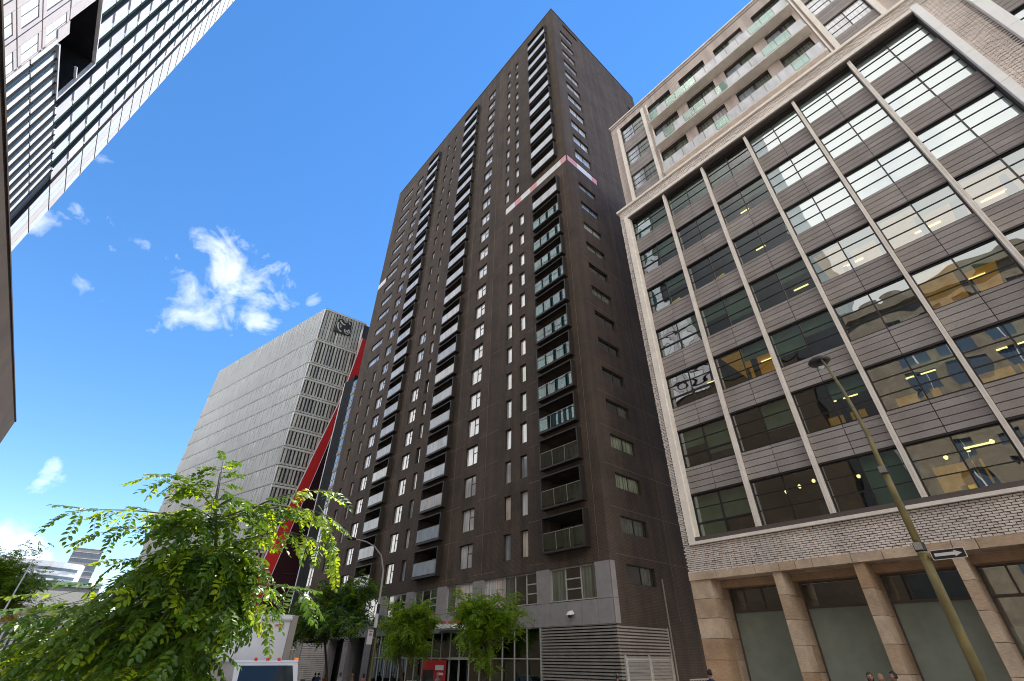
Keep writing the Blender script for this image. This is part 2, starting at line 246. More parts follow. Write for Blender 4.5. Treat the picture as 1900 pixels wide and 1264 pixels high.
# ------------------------------------------------------------------ mesh tools
class Plane:
    """a facade: u runs along it, v is height, w is depth into the building"""
    def __init__(s, kind, at): s.k, s.at = kind, at
    def __call__(s, u, v, w=0.0):
        if s.k == '-X': return (s.at + w, u, v)
        if s.k == '+X': return (s.at - w, u, v)
        return (u, s.at + w, v)
class FreePlane:
    """a facade standing on the line a-b"""
    def __init__(s, a, b):
        s.k = 'free%.1f%.1f' % a; s.at = 0; s.a = Vector((a[0], a[1], 0)); d = Vector((b[0] - a[0], b[1] - a[1], 0)); s.len = d.length; s.d = d.normalized(); s.n = Vector((-s.d.y, s.d.x, 0))
    def __call__(s, u, v, w=0.0):
        p = s.a + s.d * u + s.n * w; return (p.x, p.y, v)
class MB:
    def __init__(s): s.v, s.f, s.m, s.mats = [], [], [], []
    def mi(s, m):
        if m not in s.mats: s.mats.append(m)
        return s.mats.index(m)
    def face(s, pts, m):
        i = len(s.v); s.v += [tuple(p) for p in pts]; s.f.append(tuple(range(i, i + len(pts)))); s.m.append(s.mi(m))
    def hexa(s, p, m):
        """p: 8 points, bottom ring then top ring"""
        i = len(s.v); s.v += [tuple(q) for q in p]; k = s.mi(m)
        for f in ((0, 3, 2, 1), (4, 5, 6, 7), (0, 1, 5, 4), (1, 2, 6, 5), (2, 3, 7, 6), (3, 0, 4, 7)):
            s.f.append(tuple(i + a for a in f)); s.m.append(k)
    def box(s, x0, x1, y0, y1, z0, z1, m):
        s.hexa([(x0, y0, z0), (x1, y0, z0), (x1, y1, z0), (x0, y1, z0), (x0, y0, z1), (x1, y0, z1), (x1, y1, z1), (x0, y1, z1)], m)
    def pbox(s, P, u0, u1, v0, v1, w0, w1, m, org=(0, 0, 0)):
        q = [P(u0, v0, w0), P(u1, v0, w0), P(u1, v0, w1), P(u0, v0, w1), P(u0, v1, w0), P(u1, v1, w0), P(u1, v1, w1), P(u0, v1, w1)]
        s.hexa([(a[0] - org[0], a[1] - org[1], a[2] - org[2]) for a in q], m)
    def prism(s, P, pts, w0, w1, m):
        n = len(pts); a = [P(u, v, w0) for u, v in pts]; b = [P(u, v, w1) for u, v in pts]
        s.face(a, m); s.face(b[::-1], m)
        for i in range(n): s.face([a[i], b[i], b[(i + 1) % n], a[(i + 1) % n]], m)
    def tube(s, pts, rad, m, n=10, cap=True):
        pts = [Vector(p) for p in pts]; rad = rad if isinstance(rad, (list, tuple)) else [rad] * len(pts); k = s.mi(m); base = len(s.v)
        up = None
        for i, p in enumerate(pts):
            d = (pts[min(i + 1, len(pts) - 1)] - pts[max(i - 1, 0)]).normalized()
            if up is None: up = Vector((0, 0, 1)) if abs(d.z) < .9 else Vector((1, 0, 0))
            x = (up - d * up.dot(d)).normalized(); y = d.cross(x); up = x
            for j in range(n):
                a = 2 * math.pi * j / n; q = p + (x * math.cos(a) + y * math.sin(a)) * rad[i]; s.v.append(tuple(q))
        for i in range(len(pts) - 1):
            for j in range(n):
                a, b = base + i * n + j, base + i * n + (j + 1) % n; s.f.append((a, b, b + n, a + n)); s.m.append(k)
        if cap:
            s.f.append(tuple(base + j for j in range(n))[::-1]); s.m.append(k)
            e = base + (len(pts) - 1) * n; s.f.append(tuple(e + j for j in range(n))); s.m.append(k)
    def mesh(s, name, smooth=False):
        me = bpy.data.meshes.new(name); me.from_pydata(s.v, [], s.f)
        for m in s.mats: me.materials.append(MATS[m])
        me.polygons.foreach_set('material_index', s.m)
        if smooth: me.polygons.foreach_set('use_smooth', [True] * len(s.f))
        me.update(); return me
    def build(s, name, parent=None, smooth=False, **props):
        return obj(name, s.mesh(name, smooth), parent, **props)
def obj(name, me, parent=None, loc=None, **props):
    o = bpy.data.objects.new(name, me); col.objects.link(o)
    if parent is not None: o.parent = parent
    if loc is not None: o.location = loc
    for k, v in props.items(): o[k] = v
    return o
def thing(name, label, category, group=None, loc=(0, 0, 0)):
    o = bpy.data.objects.new(name, None); col.objects.link(o); o.location = loc; o.empty_display_size = .5
    o['label'] = label; o['category'] = category
    if group: o['group'] = group
    return o
def tag(o, label, category, group=None):
    o['label'] = label; o['category'] = category
    if group: o['group'] = group
    return o
def wall_with_holes(mb, P, u0, u1, v0, v1, holes, m, reveal_m=None, depth=.25):
    """solid wall face with real openings and their reveals; holes = (u0,u1,v0,v1[,depth])"""
    us = sorted({u0, u1, *[h[0] for h in holes], *[h[1] for h in holes]}); vs = sorted({v0, v1, *[h[2] for h in holes], *[h[3] for h in holes]})
    us = [u for u in us if u0 <= u <= u1]; vs = [v for v in vs if v0 <= v <= v1]
    for i in range(len(us) - 1):
        uc = (us[i] + us[i + 1]) / 2; hs = sorted([h for h in holes if h[0] < uc < h[1]], key=lambda h: h[2]); start = v0
        for h in hs + [None]:
            end = h[2] if h else v1
            if end > start + 1e-4: mb.face([P(us[i], start), P(us[i + 1], start), P(us[i + 1], end), P(us[i], end)], m)
            if h: start = h[3]
    for h in holes:
        a, b, c, d = h[:4]; w = h[4] if len(h) > 4 else depth; rm = reveal_m or m
        mb.face([P(a, c), P(b, c), P(b, c, w), P(a, c, w)], rm); mb.face([P(a, d), P(b, d), P(b, d, w), P(a, d, w)], rm)
        mb.face([P(a, c), P(a, d), P(a, d, w), P(a, c, w)], rm); mb.face([P(b, c), P(b, d), P(b, d, w), P(b, c, w)], rm)
_cache = {}
def window(parent, P, u0, u1, v0, v1, w=.2, lights=(0, 1), transoms=None, frame='dark_frame', panes=('pane_pale',), ft=.05, split_panes=True, name='window'):
    """a framed window: lights = fractions of the mullions, transoms = {light index: [fractions]}; panes are children"""
    du, dv = u1 - u0, v1 - v0; key = (P.k, P.at, round(du, 2), round(dv, 2), lights, str(transoms), frame, ft)
    org = P(u0, v0, w); transoms = transoms or {}
    if key not in _cache:
        mb = MB(); B = lambda a, b, c, d, w0=-.03, w1=.05: mb.pbox(P, u0 + a, u0 + b, v0 + c, v0 + d, w + w0, w + w1, frame, org)
        B(0, du, 0, ft); B(0, du, dv - ft, dv); B(0, ft, ft, dv - ft); B(du - ft, du, ft, dv - ft)
        for l in lights[1:-1]: B(du * l - ft * .6, du * l + ft * .6, ft, dv - ft, -.028, .048)
        for i, fr in transoms.items():
            for t in fr: B(du * lights[i] + ft * .6, du * lights[i + 1] - ft * .6, dv * t - ft * .5, dv * t + ft * .5, -.026, .046)
        _cache[key] = mb.mesh(name)
    o = obj(name, _cache[key], parent, org)
    for i in range(len(lights) - 1):
        pm = panes[i % len(panes)]; a, b = du * lights[i] + ft * .5, du * lights[i + 1] - ft * .5; k2 = key + (i, pm)
        if k2 not in _cache:
            mb = MB(); mb.pbox(P, u0 + a, u0 + b, v0 + ft * .5, v0 + dv - ft * .5, w + .005, w + .025, pm, org); _cache[k2] = mb.mesh('pane')
        obj('pane', _cache[k2], o)
    return o
def gz(y): return -1.90 - 0.020 * max(-40, min(160, y))

# ------------------------------------------------------------------ ground (a street that falls gently away)
def sheet(name, x0, x1, y0, y1, dz, m, **p):
    mb = MB(); ys = [y0] + [y for y in (-40, 160) if y0 < y < y1] + [y1]
    for a, b in zip(ys[:-1], ys[1:]): mb.face([(x0, a, gz(a) + dz), (x1, a, gz(a) + dz), (x1, b, gz(b) + dz), (x0, b, gz(b) + dz)], m)
    return mb.build(name, None, kind='structure', **p)
sheet('ground', -2500, 2500, -2500, 2500, -.16, 'earth')
sheet('road', 5.4, 18.4, -400, 600, -.13, 'asphalt')
for nm, x0, x1 in (('pavement', 18.6, 45, ), ('pavement', -20, 5.2)):
    mb = MB()
    for a, b in ((-400, -40), (-40, 160), (160, 600)):
        mb.hexa([(x0, a, gz(a) - .15), (x1, a, gz(a) - .15), (x1, b, gz(b) - .15), (x0, b, gz(b) - .15), (x0, a, gz(a)), (x1, a, gz(a)), (x1, b, gz(b)), (x0, b, gz(b))], 'pavement')
    mb.build(nm, None, kind='structure')
for x0, x1 in ((5.2, 5.4), (18.4, 18.6)):
    mb = MB()
    for a, b in ((-400, -40), (-40, 160), (160, 600)):
        mb.hexa([(x0, a, gz(a) - .15), (x1, a, gz(a) - .15), (x1, b, gz(b) - .15), (x0, b, gz(b) - .15), (x0, a, gz(a) + .005), (x1, a, gz(a) + .005), (x1, b, gz(b) + .005), (x0, b, gz(b) + .005)], 'kerb')
    mb.build('kerb', None, kind='structure')
mb = MB()
for i in range(60):
    a = -60 + i * 6; mb.face([(11.8, a, gz(a) - .126), (11.95, a, gz(a) - .126), (11.95, a + 3, gz(a + 3) - .126), (11.8, a + 3, gz(a + 3) - .126)], 'road_paint')
mb.build('road_marking', None, kind='structure')

# ------------------------------------------------------------------ dark brick apartment tower
tower = thing('apartment_tower', 'tall dark brown brick apartment tower with projecting box balconies, in the centre', 'apartment tower', loc=(24, 18.55, gz(20)))
tower_off = Vector((24, 18.55, gz(20)))
def part_of(th_):
    """parts are modelled in world coordinates, so cancel the offset of their thing"""
    off = th_.location.copy()
    def f(o): o.matrix_parent_inverse = Matrix.Translation(-off); return o
    return f
fixT = part_of(tower)
Y0, Y1, ZT = 18.55, 66.2, 85.4
P = Plane('-X', 24.0); S = Plane('-Y', Y0)
lev = [5.9 + 2.845 * k for k in range(10)] + [34.35 + 3.19 * j for j in range(15)]
front, side, balc = [], [], []      # holes
wins = []                           # (plane, u0,u1,v0,v1, kind)
for k, z in enumerate(lev):
    up = k >= 11; h = 1.82
    if k != 13:
        balc.append((19.95, 23.65, z, k, 0))
        (b0, b1, c0, c1) = (25.6, 26.43, 27.53, 28.35) if k < 13 else (26.42, 27.14, 28.32, 29.06)
        wins += [(P, b0, b1, z, z + h, 'slim'), (P, c0, c1, z, z + h, 'slim')]
    wins.append((P, 32.2, 34.05, z, z + h, 'wide'))
    balc.append((36.70, 40.45, z, k, 1)); balc.append((48.95, 52.55, z, k, 2))
    if up: wins += [(P, 43.5, 44.2, z, z + h - .2, 'slim'), (P, 45.85, 46.6, z, z + h - .2, 'slim')]
    else: wins += [(P, 42.65, 43.5, z, z + h, 'slim'), (P, 44.95, 46.75, z, z + h, 'wide')]
    wins.append((P, 55.2, 57.2, z, z + h, 'wide'))
    if up: wins.append((P, 59.2, 63.1, z + .6, z + 1.85, 'strip'))
    else: wins += [(P, 59.05, 60.0, z, z + h, 'slim'), (P, 62.6, 63.5, z, z + h, 'slim')]
    if k < 13: wins.append((S, 25.6, 28.45, z + .75, z + 1.8, 'side'))
    elif k > 13: wins.append((S, 25.65, 28.5, z - .05, z + 1.6, 'side'))
wins.append((S, 25.6, 28.55, 3.75, 4.82, 'side'))
fh = [(u0, u1, v0, v1, .24) for (pl, u0, u1, v0, v1, kd) in wins if pl is P]
fh += [(a, b, z - .02, z + (2.08 if k < 11 else 2.35), 1.5) for (a, b, z, k, c) in balc]
fh += [(18.56, 28.95, 44.95, 46.1, .12)]
sh = [(u0, u1, v0, v1, .24) for (pl, u0, u1, v0, v1, kd) in wins if pl is S] + [(24.01, 29.25, 44.95, 46.1, .12)]
sh += [(42.6, 44.6, 76.5, 79.2, .8), (26.5, 30.0, 83.3, 84.2, .5)]
mb = MB(); wall_with_holes(mb, P, Y0, Y1, 4.88, ZT, fh, 'tower_brick'); wall_with_holes(mb, S, 24.0, 45.5, gz(20) - .5, ZT, [h for h in sh], 'tower_brick')
# chamfered coping and back of the volume
mb.pbox(P, Y0 - .04, Y1 + .02, ZT, ZT + .22, -.05, .45, 'tower_metal'); mb.pbox(S, 24.46, 45.5, ZT, ZT + .22, -.05, .45, 'tower_metal')
mb.face([(45.5, Y0, gz(20) - .5), (45.5, Y1, gz(20) - .5), (45.5, Y1, ZT), (45.5, Y0, ZT)], 'tower_brick'); mb.face([(24, Y1, -4), (45.5, Y1, -4), (45.5, Y1, ZT), (24, Y1, ZT)], 'tower_brick')
mb.face([(24, Y0, ZT), (45.5, Y0, ZT), (45.5, Y1, ZT), (24, Y1, ZT)], 'tower_metal')
fixT(mb.build('wall', tower))
mb = MB(); mb.box(25.7, 45, Y0 + 1.7, Y1 - .3, -4, ZT - .3, 'tower_core'); fixT(mb.build('core', tower))
# caulked movement joints of the brick panels
mb = MB()
for k, z in enumerate(lev):
    if k % 2 == 1 or k < 6:
        for a, b in ((24.2, 25.5), (29.2, 32.0), (34.2, 36.4), (46.9, 48.7), (57.3, 58.9)): mb.pbox(P, a, b, z - .62, z - .590, -.004, .002, 'joint_sealant')
        mb.pbox(S, 24.6, 45, z - .62, z - .590, -.004, .002, 'joint_sealant')
for u in (30.9, 35.6, 47.8): mb.pbox(P, u, u + .03, 5, ZT - .5, -.004, .002, 'joint_sealant')
for u in (19.3,): mb.pbox(P, u, u + .03, 5, 44.5, -.004, .002, 'joint_sealant')
for u in (30.6, 37.2): mb.pbox(S, u, u + .03, 2, ZT - .5, -.004, .002, 'joint_sealant')
fixT(mb.build('panel_joint', tower, kind='stuff'))
rw = random.Random(3)
for (pl, u0, u1, v0, v1, kd) in wins:
    z = v0; pale = ['pane_pale'] * 7 + ['pane_grey', 'pane_warm']
    if kd == 'slim':
        pn = rw.choice(pale) if rw.random() > .1 or z > 30 else rw.choice(['pane_dark', 'pane_lime', 'pane_warm', 'pane_grey'])
        w = window(tower, pl, u0, u1, v0, v1, .2, (0, 1), None, panes=(pn,))
    elif kd == 'wide':
        w = window(tower, pl, u0, u1, v0, v1, .2, (0, .45, 1), {0: (.6,)}, panes=(rw.choice(pale), rw.choice(pale)), ft=.06)
    elif kd == 'strip':
        w = window(tower, pl, u0, u1, v0, v1, .18, (0, .3, 1), None, panes=('pane_pale', rw.choice(pale)), ft=.06)
    else:
        pn = 'pane_pale' if z > 44 else ('pane_grey' if z > 33 else rw.choice(['pane_dark', 'pane_green', 'pane_lime' if z > 8 else 'pane_green']))
        w = window(tower, pl, u0, u1, v0, v1, .2, (0, .55, 1), None, panes=(pn, pn if rw.random() > .4 or z > 33 else 'pane_green'), ft=.055)
    fixT(w)
# coloured band at the set-back storey
cols_f = [(18.58, 19.5, 'pink_panel'), (19.5, 20.35, 'white_panel'), (20.35, 21.4, 'white_panel'), (21.4, 23.4, 'white_panel'), (23.4, 24.5, 'pink_panel'), (24.5, 26.1, 'white_panel'), (26.1, 27.2, 'pink_panel'), (27.2, 28.92, 'white_panel')]
for a, b, m in cols_f:
    mb = MB(); mb.pbox(P, a + .02, b - .02, 44.98, 46.07, .05, .1, m); fixT(mb.build('band_panel', tower))
for a, b, m in [(24.03, 25.75, 'pink_panel'), (25.75, 27.6, 'white_panel'), (27.6, 28.3, 'white_panel'), (28.3, 29.22, 'pink_panel')]:
    mb = MB(); mb.pbox(S, a + .02, b - .02, 44.98, 46.07, .05, .1, m); fixT(mb.build('band_panel', tower))
mb = MB(); mb.pbox(P, 63.3, 66.18, 57.0, 58.2, -.03, .02, 'white_panel'); fixT(mb.build('band_panel', tower))
# box balconies (mesh data shared)
def balcony_meshes(w_, h_, glass, door):
    Q = Plane('-X', 0.0); t = .09
    mb = MB(); mb.pbox(Q, -.1, w_ + .1, -.17, -.02, -.5, .0, 'tower_metal'); mb.pbox(Q, -.1, w_ + .1, h_, h_ + .09, -.5, .0, 'tower_metal')
    mb.pbox(Q, -.1, 0, -.02, h_, -.5, .0, 'tower_metal'); mb.pbox(Q, w_, w_ + .1, -.02, h_, -.5, .0, 'tower_metal')
    frame = mb.mesh('box_frame')
    rails = []
    n = 3; pw = w_ / n
    for i in range(n):
        mb = MB(); mb.pbox(Q, i * pw + .02, (i + 1) * pw - .02, .05, 1.08, -.46, -.445, glass); rails.append(mb.mesh('glass_panel'))
    mb = MB(); mb.pbox(Q, .0, w_, 1.085, 1.12, -.47, -.435, 'galvanised')
    for i in range(n + 1): mb.pbox(Q, max(0, i * pw - .015), min(w_, i * pw + .015), -.02, 1.085, -.468, -.437, 'galvanised')
    rail = mb.mesh('railing')
    mb = MB(); Z = 1.42
    mb.pbox(Q, 0, w_, h_ - .3, h_, Z - .02, Z + .06, 'dark_frame')
    for i in range(4): mb.pbox(Q, i * w_ / 3 - (.06 if i else 0) * (1 if i < 3 else 2), i * w_ / 3 + (.06 if i < 3 else 0), 0, h_ - .3, Z - .02, Z + .06, 'dark_frame')
    doorf = mb.mesh('door_frame')
    mb = MB()
    for i in range(3): mb.pbox(Q, i * w_ / 3 + .06, (i + 1) * w_ / 3 - .12, .05, h_ - .32, Z, Z + .02, door[i])
    return frame, rails, rail, doorf, mb.mesh('glass_door')
bm = {}
for (a, b, z, k, c) in balc:
    up = k >= 11; hgt = 2.08 if k < 11 else 2.35
    # railing glass: opaque pale on the long rows and near the top, clear green glass on the corner column
    clear = (c == 0 and k < 12)
    dv = rw.choice([('pane_dark', 'pane_green', 'pane_grey'), ('pane_dark', 'pane_dark', 'pane_pale'), ('pane_dark', 'pane_grey', 'pane_lime'), ('pane_green', 'pane_lime', 'pane_green')] if clear else [('pane_dark', 'pane_dark', 'pane_pale'), ('pane_dark', 'pane_pale', 'pane_grey')])
    key = (c, hgt, clear, dv, k < 9 and (k * 7 + c) % 5 > 0)
    if key not in bm: bm[key] = balcony_meshes(b - a, hgt, 'balcony_glass' if clear else ('balcony_glass_mid' if k < 9 and (k * 7 + c) % 5 else 'balcony_glass_pale'), dv)
    fr, rails, rail, df, gd = bm[key]
    o = fixT(obj('balcony', fr, tower, (24.0, a, z)))
    obj('railing', rail, o)
    for g in rails: obj('glass_panel', g, o)
    obj('door_frame', df, o); obj('glass_door', gd, o)
# concrete podium: piers, windows, panels
groups = [(19.7, 23.57, 3, (1,)), (24.8, 30.55, 5, (0, 3)), (31.86, 35.45, 3, (0,)), (36.8, 40.5, 3, (0,)), (41.85, 45.5, 3, (0,)), (46.8, 50.4, 3, (1,)), (51.7, 55.3, 3, ()), (56.6, 60.2, 3, ()), (61.5, 65.1, 3, ())]
mb = MB(); wall_with_holes(mb, P, Y0 + .02, Y1, 1.64, 4.87, [(g[0], g[1], 2.94, 4.84, .3) for g in groups], 'tower_metal', 'concrete_panel')
mb.pbox(P, Y0 + .02, Y1, 1.60, 1.64, -.02, .8, 'concrete_panel'); fixT(mb.build('podium_backing', tower))
edges = [Y0 + .02] + [e for g in groups for e in (g[0], g[1])] + [Y1]
def cpanel(pl, a, b, c, d): m_ = MB(); m_.pbox(pl, a + .008, b - .008, c + .008, d - .008, -.045, -.002, 'concrete_panel'); fixT(m_.build('concrete_panel', tower))
for i in range(0, len(edges), 2): cpanel(P, edges[i], edges[i + 1], 2.9, 4.87)
u = Y0 + .02; mods = [19.7, 20.95, 22.2, 23.57, 24.8]
while mods[-1] + 1.25 < Y1: mods.append(mods[-1] + 1.25)
for a, b in zip([Y0 + .02] + mods, mods + [Y1]): cpanel(P, a, b, 1.64, 2.9)
for c, d in ((1.64, 2.9), (2.9, 4.87)): cpanel(S, 23.96, 24.42, c, d)
for gi, (a, b, n, tr) in enumerate(groups):
    lights = tuple(i / n for i in range(n + 1)); pn = [('pane_green', 'pane_dark', 'pane_green'), ('pane_dark', 'pane_dark', 'pane_green', 'pane_warm', 'pane_pale'), ('pane_pale', 'pane_warm', 'pane_green')][gi % 3]
    fixT(window(tower, P, a, b, 2.94, 4.84, .16, lights, {i: (.34, .64) for i in tr}, frame='alu_frame', panes=pn, ft=.07))
# shopfront glazing under the podium
zb = gz(24) - .05
mb = MB()
su = [24.62 + 1.224 * i for i in range(19)]
for i, u in enumerate(su): mb.pbox(P, u - .03, u + .03, gz(u) - .05, 1.6, -.02, .1, 'alu_frame')
for a, b in zip(su[:-1], su[1:]):
    if not (32 < (a + b) / 2 < 34.6): mb.pbox(P, a + .03, b - .03, -.04, .02, -.01, .09, 'alu_frame')
fixT(mb.build('shopfront_frame', tower))
for a, b in zip(su[:-1], su[1:]):
    for c, d in ((gz(a) - .05, -.05), (.03, 1.58)):
        if 32.2 < (a + b) / 2 < 34.4 and c < -1: continue
        mb = MB(); mb.pbox(P, a + .03, b - .03, c, d, .03, .045, 'shop_glass'); fixT(mb.build('shop_pane', tower))
mb = MB(); mb.box(25.45, 25.6, 24.6, 47, gz(47) - .1, 1.6, 'interior_dark'); mb.box(24.1, 25.45, 24.6, 47, 1.5, 1.59, 'room_ceiling')
for y in (27, 29.6, 41, 43.5): mb.box(24.9, 25.4, y, y + .9, gz(y), gz(y) + 1.1 + (y % 1), 'clad_pink')
fixT(mb.build('lobby', tower))
mb = MB(); mb.box(23.95, 23.97, 34.7, 37.9, gz(36) + .4, -.12, 'red_mural'); mb.box(23.935, 23.949, 35.0, 36.1, -.75, -.45, 'paint_white'); mb.box(23.935, 23.949, 35.0, 35.8, -1.05, -.9, 'paint_white')
mb.box(23.935, 23.949, 36.3, 37.8, -1.9, -.75, 'car_glass'); fixT(mb.build('mural', tower, label='red printed panel with pale blocks behind the glass'))  # dark plate stands in for a car's reflection in the shopfront glass
mb = MB(); mb.box(22.3, 24.0, 32.0, 35.9, 1.78, 2.05, 'white_band'); fixT(mb.build('canopy', tower))
mb = MB(); mb.box(24.0, 24.9, 32.06, 32.2, gz(32), -.1, 'tower_metal'); mb.box(24.9, 25.0, 32.2, 34.4, gz(32), -.1, 'pane_dark'); mb.box(23.9, 24.05, 32.0, 34.5, -.1, .05, 'alu_frame'); fixT(mb.build('entrance', tower))
for y in (32.4, 33.0, 33.5, 34.3):
    mb = MB(); mb.tube([(23.2, y, 2.05), (23.2, y, 2.3)], [.12, .17], 'red_mural', 10); fixT(mb.build('flower_pot', tower))
# piers and roller shutter towards the far end
for a, b in ((47.1, 48.6), (52.2, 53.3), (56.9, 57.4), (64.6, 66.2)): mb = MB(); mb.pbox(P, a, b, gz(a) - .3, 1.6, -.02, .9, 'concrete_panel'); fixT(mb.build('podium_pier', tower))
mb = MB(); mb.pbox(P, 48.6, 56.9, gz(52) - .5, 1.6, 1.4, 1.5, 'interior_dark'); fixT(mb.build('recess_wall', tower))
for i in range(26):
    z = gz(60) + .03 + i * .17
    if z < 1.5: mb = MB(); mb.pbox(P, 57.4, 64.6, z, z + .135, .05, .12, 'louvre_metal'); fixT(mb.build('shutter_slat', tower))
# corner ventilation louvre: one blade after another, round both faces
mb = MB(); mb.pbox(P, Y0 + .12, 24.5, gz(19) - .1, 1.6, .14, .2, 'black_void'); mb.pbox(S, 24.14, 28.9, gz(19) - .1, 1.6, .12, .18, 'black_void'); fixT(mb.build('louvre_back', tower))
mb = MB(); mb.pbox(P, 24.5, 24.62, gz(24) - .1, 1.6, -.03, .2, 'alu_frame'); mb.pbox(S, 28.9, 29.0, gz(19) - .1, 1.6, -.03, .2, 'louvre_metal'); fixT(mb.build('louvre_frame', tower))
slf = MB(); q0 = 0
def blade(Pl, a, b):
    m_ = MB(); m_.hexa([Pl(a, 0, -.03), Pl(b, 0, -.03), Pl(b, .045, .1), Pl(a, .045, .1), Pl(a, .085, -.03), Pl(b, .085, -.03), Pl(b, .115, .1), Pl(a, .115, .1)], 'louvre_metal'); return m_.mesh('louvre_blade')
bf, bs = blade(P, Y0 - .02, 24.5), blade(S, 24.0, 28.9)
z = 1.45
while z > gz(20):
    fixT(obj('louvre_blade', bf, tower, (0, 0, z))); fixT(obj('louvre_blade', bs, tower, (0, 0, z))); z -= .155

# ------------------------------------------------------------------ annex beyond the tower: glazed strip and black slab
annex = thing('annex_building', 'slim black slab with a glazed strip between the dark tower and the red diagonal', 'building', loc=(24, 66.3, gz(68)))
fixA = part_of(annex)
mb = MB(); mb.box(24.05, 40, 66.25, 67.7, -5, 37.8, 'clad_dark'); fixA(mb.build('wall', annex))
for i in range(16):
    z0 = -3.2 + i * 2.56; mb = MB(); mb.pbox(P, 66.25, 67.7, z0, z0 + .45, -.08, .04, 'spandrel_pale'); mb.pbox(P, 66.25, 67.7, z0 + 1.35, z0 + 1.4, -.06, .04, 'alu_frame'); mb.pbox(P, 66.9, 66.98, z0 + .45, z0 + 2.56, -.07, .04, 'alu_frame'); fixA(mb.build('window_band', annex))
    mb = MB(); mb.pbox(P, 66.25, 67.7, z0 + .45, z0 + 2.56, 0, .045, 'pane_green'); fixA(mb.build('pane', annex))
mb = MB(); mb.box(24.0, 40, 67.75, 71.7, -5, 39.2, 'charcoal_metal'); fixA(mb.build('slab', annex))
mb = MB(); mb.box(23.93, 24.0, 71.55, 71.75, -5, 39.2, 'white_trim'); fixA(mb.build('edge_trim', annex))

# ------------------------------------------------------------------ white pleated campus building with the red diagonal
campus = thing('campus_building', 'pale grey pleated metal building with a black emblem high on its end wall', 'building', loc=(20.7, 85.2, gz(85)))
fixC = part_of(campus)
C1, C0, C2 = (20.7, 85.2), (10.4, 129.7), (29.6, 84.6)
LF = FreePlane(C0, C1); EF = FreePlane(C1, C2); HT = 62.2
if LF.n.x < 0: LF.n = -LF.n
if EF.n.y < 0: EF.n = -EF.n
mb = MB(); pts = [(C1[0] + .05, C1[1] + .05), (42, 84.9), (42, 130), (C0[0] + .05, C0[1])]
mb.face([(x, y, HT) for x, y in pts], 'campus_white'); 
for i in range(4): a, b = pts[i], pts[(i + 1) % 4]; mb.face([(*a, -6), (*b, -6), (*b, HT), (*a, HT)], 'campus_white' if i != 0 else 'campus_gap')
fixC(mb.build('volume', campus))
zs = [62.2, 58.3, 54.1, 51.2, 48.4, 44.9, 41.2, 37.6, 34.3, 30.9, 27.5, 24.1, 20.7, 17.3, 13.9, 10.5, 7.1, 3.7, .3, -4]
lines = [62.2, 54.1, 48.4, 44.9, 41.2, 37.6, 34.3, 30.9, 27.5, 24.1, 20.7, 17.3, 13.9, 10.5, 7.1, 3.7, -4]
for a, b in zip(lines[:-1], lines[1:]):
    mb = MB(); mb.pbox(LF, 0, LF.len, b + .09, a - .02, -.12, .02, 'campus_white'); fixC(mb.build('cladding_band', campus))
mb = MB()
for a in lines[1:-1]: mb.pbox(LF, 0, LF.len, a - .02, a + .09, -.02, .03, 'campus_seam')
u = .3; rp = random.Random(5)
while u < LF.len - .2:
    for a, b in zip(lines[:-1], lines[1:]):
        o_ = rp.uniform(-.05, .05); l_ = rp.uniform(-.35, .35)
        p = [LF(u + o_, b + .12, -.12), LF(u + o_ + .30, b + .12, -.12), LF(u + o_ + .30 + l_, a - .05, -.12), LF(u + o_ + l_, a - .05, -.12)]
        m1 = LF(u + o_ + .15, b + .12, -.36); m2 = LF(u + o_ + .15 + l_, a - .05, -.30)
        mb.face([p[0], m1, m2, p[3]], 'campus_white'); mb.face([m1, p[1], p[2], m2], 'campus_white'); mb.face([p[1], LF(u + o_ + .40, b + .12, -.125), LF(u + o_ + .40 + l_, a - .05, -.125), p[2]], 'campus_seam')
    u += .62
fixC(mb.build('pleat', campus, kind='stuff'))
# end wall: rows of upright fins in front of dark glass
for a, b in zip(lines[:-1], lines[1:]):
    mb = MB(); mb.pbox(EF, 0, EF.len + (.6 if a < 50 else .25), a - .5, a - .15, -.45, -.1, 'campus_band'); mb.pbox(EF, 0, EF.len, a - .15, a, -.3, 0, 'campus_gap'); 
    if a < 60: mb.pbox(EF, 0, EF.len + .4, a + .02, a + .35, -.3, -.1, 'campus_band')
    fixC(mb.build('floor_band', campus))
    mb = MB(); u = .15
    while u < EF.len - .1:
        tw = rp.uniform(-.12, .12); wd = rp.uniform(.30, .42) if a < 62 else .48
        mb.hexa([EF(u, b + .05, -.35 + tw), EF(u + wd, b + .05, -.35 - tw), EF(u + wd, b + .05, -.28 - tw), EF(u, b + .05, -.28 + tw), EF(u, a - .5, -.35 + tw), EF(u + wd, a - .5, -.35 - tw), EF(u + wd, a - .5, -.28 - tw), EF(u, a - .5, -.28 + tw)], 'campus_orange' if 30 < a < 49 and rp.random() < .03 else 'campus_fin')
        u += .62
    fixC(mb.build('fin_row', campus))
